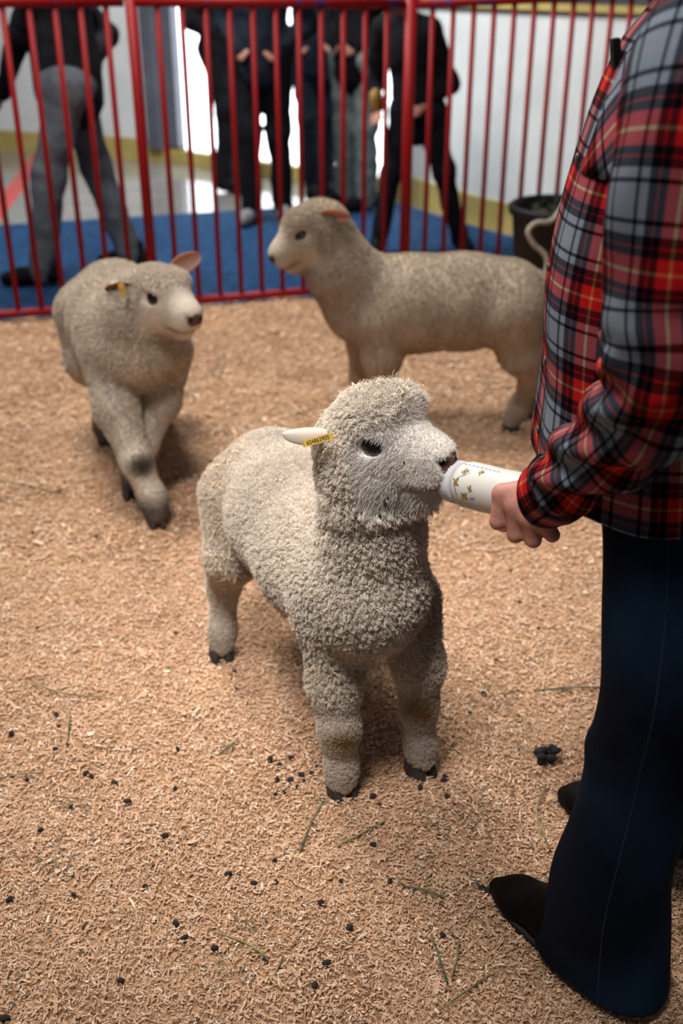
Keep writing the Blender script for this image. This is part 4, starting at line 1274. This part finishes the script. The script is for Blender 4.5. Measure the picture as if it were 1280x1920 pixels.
    for a2 in range(len(pi_) - 1):
        for b2 in range(n2 - 1):
            F.append((a2 * n2 + b2, a2 * n2 + b2 + 1, (a2 + 1) * n2 + b2 + 1, (a2 + 1) * n2 + b2))
            UV += [(b2 * .0165, a2 * .0135), ((b2 + 1) * .0165, a2 * .0135), ((b2 + 1) * .0165, (a2 + 1) * .0135), (b2 * .0165, (a2 + 1) * .0135)]
    me = mesh('chest_pocket', V, F); uv = me.uv_layers.new(name='UVMap'); uv.data.foreach_set('uv', np.array(UV, np.float32).ravel())
    pk = link('chest_pocket', me, M['plaid_bias'], shirt); sm = pk.modifiers.new('thickness', 'SOLIDIFY'); sm.thickness = .003
    c = on_front(66, -3, .010); o = norm(c - SR[70].mean(0))
    v, f = box_vf(c, (.010, .014, .034), frame(o)); link('clip', mesh('clip', v, f, False), M['black'], shirt)

    # ---- jeans: pelvis and two flared legs as one garment
    d1 = norm([-.70, .70, 0]); s1 = norm([-.70, -.70, 0])
    def leg(keys, n=110, m=72):
        # keys: (centre, r along the foot, r across)
        Kk = resample(np.array([[*c, a, b] for c, a, b in keys]), n)
        return np.array([ring(k[:3], UPV, k[3], d1, k[4], s1, m, 2.0) for k in Kk])
    near = leg([((.470, 1.345, .86), .135, .120), ((.458, 1.290, .76), .105, .100), ((.452, 1.235, .66), .096, .094), ((.444, 1.195, .54), .088, .090), ((.434, 1.190, .44), .080, .078), ((.430, 1.190, .38), .077, .071), ((.418, 1.182, .28), .080, .068), ((.406, 1.175, .18), .092, .072), ((.406, 1.166, .09), .098, .076), ((.411, 1.160, .022), .104, .082)])
    farl = leg([((.470, 1.42, .86), .14, .14), ((.500, 1.475, .76), .105, .105), ((.520, 1.485, .60), .09, .09), ((.535, 1.480, .42), .078, .076), ((.540, 1.475, .28), .08, .075), ((.548, 1.462, .15), .085, .078), ((.552, 1.455, .03), .100, .085)])
    fj = fold_noise(31, .008, 3, 5.5, 9)
    def jd(U, Vv):
        knee = np.exp(-((Vv - .52) / .05) ** 2) * .007 * np.cos(2 * np.pi * (U - .08)) 
        hemf = .006 * np.sin(2 * np.pi * (3 * U) + 1) * np.clip((Vv - .8) / .2, 0, 1)
        return fj(U, Vv) + knee + hemf
    jm, NR = loft('jeans', near, M['denim'], person, jd, thick=.002)
    fm, _ = loft('jeans', farl, M['denim'], person, fold_noise(33, .004, 3, 4), thick=.002)
    # one garment: join the far leg into the near one
    me1, me2 = jm.data, fm.data
    n1 = len(me1.vertices)
    Vj = [v.co[:] for v in me1.vertices] + [v.co[:] for v in me2.vertices]
    Fj = [tuple(p.vertices) for p in me1.polygons] + [tuple(i + n1 for i in p.vertices) for p in me2.polygons]
    jm.data = mesh('jeans', Vj, Fj); jm.data.materials.append(M['denim'])
    bpy.data.objects.remove(fm)
    def line_on(name, sel, r=.0009):
        pts = []
        for i, k in sel:
            c = NR[i].mean(0); q = NR[i][k % 72]; pts.append(q + norm(q - c) * .0008)
        v, f = tube_vf(resample(pts, len(pts) * 2), r, 5); return link(name, mesh(name, v, f), M['thread'], jm)
    line_on('outseam', [(i, 22) for i in range(4, 109, 2)], .0015)
    line_on('seam_stitching', [(i, 23) for i in range(4, 109, 2)], .0009)
    line_on('hem_stitching', [(106, k) for k in range(0, 73)], .0011)
    # ---- boots, pointed toes
    for (toe, heel) in ((gnd(917, 1668), np.array([.430, 1.145, 0])), (gnd(1043, 1497), np.array([.585, 1.40, 0]))):
        toe = np.array([toe[0], toe[1], 0.0]); f = norm(toe - heel); L = np.linalg.norm(toe - heel)
        B = [cone(heel + f * .03 + [0, 0, .055], heel + f * L * .45 + [0, 0, .050], .038, .044, .03), cone(heel + f * L * .45 + [0, 0, .048], heel + f * L * .76 + [0, 0, .038], .044, .038, .03),
             cone(heel + f * L * .76 + [0, 0, .036], heel + f * (L - .018) + [0, 0, .027], .037, .017, .02), cone(heel + f * .045 + [0, 0, .06], heel + f * .040 + [0, 0, .24], .038, .040, .04),
             cone(heel + f * L * .40 + [0, 0, .065], heel + f * .06 + [0, 0, .13], .036, .040, .04)]
        root_b = empty('boot', heel); 
        root_b.parent = person; root_b.location = Vector(heel) - person.location
        V5, Q5 = sdf_mesh(B, .0065); tt = np.clip(((V5 - heel) @ f / L - .35) / .4, 0, 1) * (V5[:, 2] < .12); V5[:, 2] *= 1 - .22 * tt; V5[:, 2] = np.maximum(V5[:, 2], .012); V5 = smooth_vf(V5, Q5, 1)
        link('upper', np_mesh('upper', V5, Q5), M['boot'], root_b)
        l = np.array([-f[1], f[0], 0]); n = 40; V, F = [], []
        for z, sc in ((0.0, .97), (.004, 1.0), (.012, 1.0), (.014, .96)):
            for k in range(n):
                t = 2 * math.pi * k / n; x = .5 + .5 * math.cos(t)
                w = .047 * math.sin(t) * (1 - .45 * np.clip((x - .55) / .45, 0, 1) ** 1.5) * (0.86 if x < .35 else 1.0)
                V.append(heel + f * ((x * (L + .002) - .004 - L / 2) * sc + L / 2) + l * w * sc + [0, 0, z])
        F = [(i * n + k, i * n + (k + 1) % n, (i + 1) * n + (k + 1) % n, (i + 1) * n + k) for i in range(3) for k in range(n)] + [tuple(range(n - 1, -1, -1)), tuple(3 * n + k for k in range(n))]
        link('sole', mesh('sole', V, F), M['sole'], root_b)
holder()

# ------------------------------------------------------------------ people outside the fence
M['p_skin'] = mat('person_skin', (0.30, 0.14, 0.10), 0.6, var=0.1, scale=20)
CLOTH = {}
def cloth(name, col, var=0.25):
    if name not in CLOTH: CLOTH[name] = mat(name, col, 0.9, spec=0.1, var=var, scale=14, bump=0.4, bscale=22)
    return CLOTH[name]

def bystander(label, base, height, facing, feet, hands, jacket, trousers, shoe, lean=(0, 0), hair_m=None, hip=None, holding=None, hood=False):
    """standing figure: feet and hands as world points, the rest from its height"""
    S = height / 1.72
    f = norm([*facing, 0]); l = np.array([-f[1], f[0], 0])
    root = empty('person', (base[0], base[1], 0)); tag(root, label, 'person', 'people outside the pen')
    b = np.array([base[0], base[1], 0.0]); ln = np.array([lean[0], lean[1], 0])
    pel = b + np.array([0, 0, (hip or .90) * S]); chest = pel + ln * .6 + [0, 0, .40 * S]; nk = pel + ln + [0, 0, .56 * S]; hd = nk + ln * .35 + f * .03 * S + [0, 0, .15 * S]
    HRb = frame(f)
    g = lambda x, y, z: hd + HRb @ (np.array([x, y, z]) * S)
    sk = [ell(hd, np.array([.098, .076, .115]) * S, HRb, .03), ell(g(.04, 0, -.06), np.array([.05, .052, .06]) * S, HRb, .03), ell(g(.10, 0, -.02), np.array([.018, .013, .02]) * S, HRb, .012),
          ell(g(.0, .078, -.01), np.array([.02, .01, .03]) * S, HRb, .01), ell(g(.0, -.078, -.01), np.array([.02, .01, .03]) * S, HRb, .01),
          ell(g(.088, 0, -.068), np.array([.012, .026, .008]) * S, HRb, .01), cone(nk, hd, .055 * S, .05 * S, .03)]
    tors = chain([pel, chest, nk + [0, 0, -.04 * S]], [.145 * S, .15 * S, .085 * S], .06)
    sk += chain([pel, chest, nk], [.12 * S, .12 * S, .06 * S], .05)
    jk = list(tors) + [cone(nk + l * .14 * S + [0, 0, -.06 * S], nk - l * .14 * S + [0, 0, -.06 * S], .07 * S, .07 * S, .06), cone(pel + [0, 0, -.06 * S], pel + [0, 0, .06], .150 * S, .15 * S, .05)]
    if hood: jk.append(ell(nk - f * .08 * S, (.09 * S, .11 * S, .08 * S), HRb, .04))
    tr = [cone(pel + l * .05 * S, pel - l * .05 * S, .14 * S, .14 * S, .05)]
    for side, hand in zip((1, -1), hands):
        sh = nk + l * .175 * S * side + [0, 0, -.07 * S]; hand = np.array(hand, float)
        v = hand - sh; D = np.linalg.norm(v); A1 = .30 * S; A2 = .28 * S
        mid = sh + v * .5; bend = math.sqrt(max(0.0, A1 * A1 - min(D / 2, A1) ** 2))
        el = mid + norm(-f * .7 + l * side * .5 + np.array([0, 0, -.5])) * bend
        jk += chain([sh, el, hand - norm(hand - el) * .03], [.068 * S, .056 * S, .044 * S], .03)
        sk += chain([sh, el, hand], [.045 * S, .037 * S, .027 * S], .02)
        hv = norm(hand - el); hx = norm(np.cross(hv, f) + 1e-4)
        for i in range(4):
            o = hx * (i - 1.5) * .018 * S
            q = hand + hv * .05 * S + o
            sk += chain([hand + o * .7, q, q + norm(hv + f * .5) * .038 * S, q + norm(hv * .4 + f * .9) * .03 * S + hv * .03 * S], [.017 * S, .012 * S, .010 * S, .008 * S], .012)
        sk += chain([hand + hx * .02 * S, hand + hx * .045 * S + hv * .03 * S, hand + hx * .045 * S + hv * .065 * S], [.015 * S, .012 * S, .009 * S], .012)
    for side, (foot, fdir, kb) in zip((1, -1), feet):
        foot = np.array([*foot, 0.0]) if len(foot) == 2 else np.array(foot, float)
        hp = pel + l * .085 * S * side; ank = foot + [0, 0, .085 * S]; fd = norm([*fdir, 0])
        kn = (hp + ank) / 2 + f * kb * S + [0, 0, .02]
        tr += chain([hp, kn, ank + [0, 0, -.03 * S]], [.098 * S, .070 * S, .064 * S], .04)
        sk += chain([hp, kn, ank, foot + fd * .10 * S + [0, 0, .035]], [.08 * S, .05 * S, .034 * S, .016 * S], .02)
        V, Q = sdf_mesh([cone(foot - fd * .05 * S + [0, 0, .05 * S], foot + fd * .10 * S + [0, 0, .042 * S], .046 * S, .042 * S, .03), cone(foot + fd * .10 * S + [0, 0, .040 * S], foot + fd * .17 * S + [0, 0, .034 * S], .042 * S, .034 * S, .03),
                         cone(foot - fd * .02 * S + [0, 0, .06 * S], foot - fd * .02 * S + [0, 0, .12 * S], .046 * S, .046 * S, .03)], .012)
        V[:, 2] = np.maximum(V[:, 2], foot[2] + 0.001)
        link('shoe', np_mesh('shoe', V, Q), shoe, root)
    for nm, pr, m, h in (('body', sk, M['p_skin'], .013), ('jacket', jk, jacket, .018), ('trousers', tr, trousers, .018)):
        V, Q = sdf_mesh(pr, h)
        if nm != 'body':
            N = vnormals(V, Q); V = V + N * (0.010 * vnoise(V, 9, 3) + .005 * vnoise(V, 22, 4))[:, None]
        link(nm, np_mesh(nm, V, Q), m, root)
    V, Q = sdf_mesh([ell(g(-.015, 0, .03), np.array([.106, .088, .108]) * S, HRb, .02), ell(g(.10, 0, -.035), np.array([.06, .07, .08]) * S, HRb, .02, True), cone(g(-.04, 0, -.02), g(-.06, 0, -.10), .07 * S, .05 * S, .03)], .014)
    link('hair', np_mesh('hair', V, Q), hair_m or M['hair'], root)
    return root

BLK = cloth('black_cloth', (0.006, 0.006, 0.008)); CHAR = cloth('charcoal_cloth', (0.012, 0.014, 0.018)); GREY = cloth('grey_denim', (0.11, 0.13, 0.155)); SAGE = cloth('sage_cloth', (0.13, 0.16, 0.16))
NAVY = cloth('navy_cloth', (0.010, 0.014, 0.022)); SHOE = cloth('black_shoe', (0.006, 0.006, 0.008)); GSHOE = cloth('grey_shoe', (0.16, 0.16, 0.17))
bystander('person in charcoal jacket and grey jeans striding left beyond the fence', (-1.27, 5.34), 1.74, (-1, -.1),
          [((-1.47, 5.20), (-1, -.1), .02), ((-1.08, 5.50), (-.9, .3), .03)], [at(2, 180, 5.15), (-1.16, 5.36, 1.00)], CHAR, GREY, SHOE, lean=(-.04, 0))
bystander('person in black jacket and black trousers standing before the bright doorway', (-.47, 6.75), 1.76, (-.2, -1),
          [((-.36, 6.78), (.1, -1), .02), ((-.55, 6.66), (-.3, -1), .02)], [(-.36, 6.66, .98), (-.58, 6.68, .98)], NAVY, BLK, GSHOE)
bystander('person in black stepping past the door frame, leftmost of those against the daylight', (-.80, 7.85), 1.74, (.8, -.5),
          [((-.76, 8.02), (.8, -.5), .05), ((-.82, 7.68), (.6, -.6), .06)], [(-.70, 7.90, .96), (-.76, 7.72, .96)], BLK, BLK, SHOE)
bystander('person in dark coat behind the others in the middle of the doorway', (-.17, 7.55), 1.70, (.1, -1),
          [((-.10, 7.60), (.2, -1), .02), ((-.19, 7.50), (-.1, -1), .02)], [(-.06, 7.48, .96), (-.28, 7.48, .96)], NAVY, NAVY, SHOE)
bystander('person in black top and pale sage trousers right of the doorway', (.10, 7.05), 1.72, (-.6, -.8),
          [((.16, 7.02), (-.8, -.5), .02), ((.03, 7.12), (-.8, -.5), .02)], [(.10, 6.92, .98), (-.02, 7.04, .98)], BLK, SAGE, SHOE)
kid = bystander('child in black leaning at the fence post with a small gold object in hand', (.40, 5.95), 1.38, (-.45, -.9),
          [((.66, 5.98), (.3, -.9), .04), ((.20, 5.86), (-.3, -.95), .02)], [(.42, 5.84, .76), at(706, 212, 5.55)], BLK, BLK, SHOE, lean=(-.07, -.03))
c = at(704, 190, 5.53)
v, f = merge([tube_vf([c + [0, 0, -.045], c + [0, 0, -.04], c + [0, 0, .04], c + [0, 0, .045]], [.026, .030, .034, .030], 14), tube_vf([c + [0, 0, .045], c + [0, 0, .060]], [.022, .018], 12)])
tag(link('drink_can', mesh('drink_can', v, f), mat('gold_can', (0.30, 0.19, 0.05), 0.4, metal=0.3, var=0.3, scale=30)), 'small gold drink can held by the child at the fence', 'can')

# ------------------------------------------------------------------ droppings and hay stems on the bedding
def blob(seed):
    r = np.random.default_rng(seed); v, f = sphere_vf((0, 0, 0), (1.15, .9, .85), None, 12, 8)
    v = v * (1 + .07 * r.normal(size=(len(v), 1)) * (np.abs(v[:, 2:3]) < .79)); me = mesh('dropping', v, f); me.materials.append(M['dung']); return me
BL = [blob(i) for i in range(4)]
GA = [(22, 1455), (52, 1462), (135, 1517), (78, 1560), (106, 1340), (22, 1372), (112, 1365), (105, 1406), (162, 1456), (215, 1474), (332, 1413), (172, 1458), (240, 1512), (272, 1666), (515, 1618), (308, 1573), (428, 1650), (518, 1654), (475, 1664),
      (332, 1740), (346, 1766), (402, 1785), (140, 1684), (228, 1848), (12, 1915), (590, 1852), (498, 1802), (610, 1808), (20, 1690), (640, 1660), (600, 1700), (700, 1586), (655, 1745), (730, 1660), (930, 1240), (1018, 1228), (880, 1340), (905, 1305), (975, 1130), (1010, 1180), (870, 1085), (955, 1075),
      (505, 1434), (524, 1440), (545, 1428), (592, 1445), (565, 1460), (585, 1456), (520, 1468), (545, 1472), (569, 1471), (518, 1494), (532, 1490), (556, 1482), (440, 1264), (432, 1272), (445, 1294), (700, 1500), (712, 1512), (786, 1480), (835, 1462), (838, 1500), (830, 1470), (665, 1306), (790, 1280), (820, 1265),
      (830, 1758), (905, 1665), (912, 1672), (60, 1000), (120, 905), (180, 1010), (40, 880), (330, 1190), (250, 1130), (330, 1480), (70, 1180), (410, 660), (620, 600), (560, 640), (860, 700), (900, 760), (380, 930), (60, 720), (30, 780)]
for i, (px, py) in enumerate(GA):
    p = gnd(px + random.uniform(-2, 2), py + random.uniform(-2, 2)); s = random.uniform(.0036, .0062) * (0.8 if py < 1300 else 1.0)
    o = bpy.data.objects.new('dropping', BL[i % 4]); COL.objects.link(o)
    o.location = (p[0], p[1], float(height(np.array([p[0]]), np.array([p[1]]))[0]) + s * .6 + .003); o.scale = (s * 1.1, s, s); o.rotation_euler = (0, 0, random.random() * 6.28)
    where = ('on the shavings just left of the front lamb fore hoof' if 495 < px < 600 and 1420 < py < 1500 else 'on the shavings right of the front lamb fore hooves' if 640 < px < 860 and 1250 < py < 1520
             else 'behind the front lamb hind hoof' if 320 < px < 450 and py < 1300 and py > 1100 else 'among the rear lambs' if py < 1020 else 'between the front lamb and the jeans' if px > 840 and py < 1400
             else 'near the near boot toe' if px > 640 and py > 1520 else 'in the shavings at the left edge' if px < 180 and py < 1600 else 'in the foreground shavings at bottom left' if px < 360 and py > 1600 else 'in the shavings left of the front lamb' if py < 1520 else 'in the foreground shavings below the front lamb')
    tag(o, 'small dark dropping ' + where, 'dropping', 'droppings ' + where)
cl = empty('dropping_clump', gnd(1026, 1428)); tag(cl, 'clump of large dark droppings left of the far boot', 'droppings')
for i in range(11):
    a_, r_ = random.random() * 6.28, .022 * math.sqrt(random.random()); s = random.uniform(.0085, .0115)
    o = bpy.data.objects.new('pellet', BL[i % 4]); COL.objects.link(o); o.parent = cl
    o.location = (r_ * math.cos(a_) * 1.2, r_ * math.sin(a_), .010 + (.009 if i > 6 else 0)); o.scale = (s, s * .9, s * .9); o.rotation_euler = (0, 0, random.random() * 6.28)

STEMS = [([(60, 1287), (120, 1306), (190, 1313)], 'h', 'dark hay stalk on the bedding below the front lamb, far left'), ([(400, 1754), (455, 1773), (492, 1795), (502, 1808)], 'h', 'bent pale hay stalk in the foreground shavings, lower left of centre'),
         ([(612, 1500), (585, 1545), (562, 1605)], 'g', 'green hay stalk trailing from under the front hoof'), ([(632, 1592), (680, 1568), (722, 1545)], 'h', 'straight hay stalk below the front lamb, right of its hoof'),
         ([(755, 1668), (800, 1676), (832, 1690)], 'g', 'short green hay stalk lying beside the boot toe'), ([(808, 1758), (822, 1800), (838, 1850)], 'g', 'upright green hay stalk in the foreground under the boot toe'),
         ([(822, 1902), (870, 1868), (916, 1834)], 'h', 'pale hay stalk at the bottom edge below the near boot'), ([(1022, 1480), (1005, 1530), (1030, 1600)], 'h', 'curved hay stalk between the two boots'),
         ([(1000, 1302), (1080, 1294), (1150, 1298)], 'g', 'thin hay stalk reaching to the jeans below the knee'), ([(0, 1466), (40, 1458), (82, 1455)], 'h', 'pale hay stalk at the left edge of the bedding'),
         ([(412, 1420), (440, 1400)], 'g', 'tiny hay stalk left of the front lamb hoof'), ([(130, 1340), (125, 1400)], 'h', 'short hay stalk standing at left of the bedding'), ([(0, 905), (60, 918), (125, 932)], 'g', 'dark hay stalk by the left edge behind the front lamb'),
         ([(535, 612), (570, 618), (612, 612)], 'g', 'dark hay stalk under the neck of the sideways lamb'), ([(395, 700), (418, 690), (410, 715)], 'g', 'green hay wisp between the two rear lambs'), ([(310, 905), (345, 898), (378, 902)], 'g', 'dark hay stalk right of the left lamb front hoof'),
         ([(860, 1770), (845, 1840)], 'h', 'short pale hay stalk right under the boot in the foreground'), ([(505, 1850), (530, 1800)], 'h', 'thin hay stalk crossing the foreground at bottom centre')]
for pts, kind, lab in STEMS:
    P = np.array([gnd(*p) + [0, 0, .009] for p in pts])
    if len(P) == 2: P = np.array([P[0], (P[0] + P[1]) / 2 + [.003, .002, .002], P[1]])
    parts = [tube_vf(resample(P, 14), .0017, 6)]
    if kind == 'g':
        for k in range(5):
            q = P[0] + (P[-1] - P[0]) * random.random() + [0, 0, .002]; d = norm([random.gauss(0, 1), random.gauss(0, 1), .05]) * random.uniform(.008, .022)
            parts.append(tube_vf([q, q + d * .5 + [0, 0, .002], q + d], .0010, 5))
    v, f = merge(parts)
    tag(link('hay_stalk', mesh('hay_stalk', v, f), M['hay'] if kind == 'h' else M['green_hay']), lab, 'hay', 'hay stalks on the bedding')
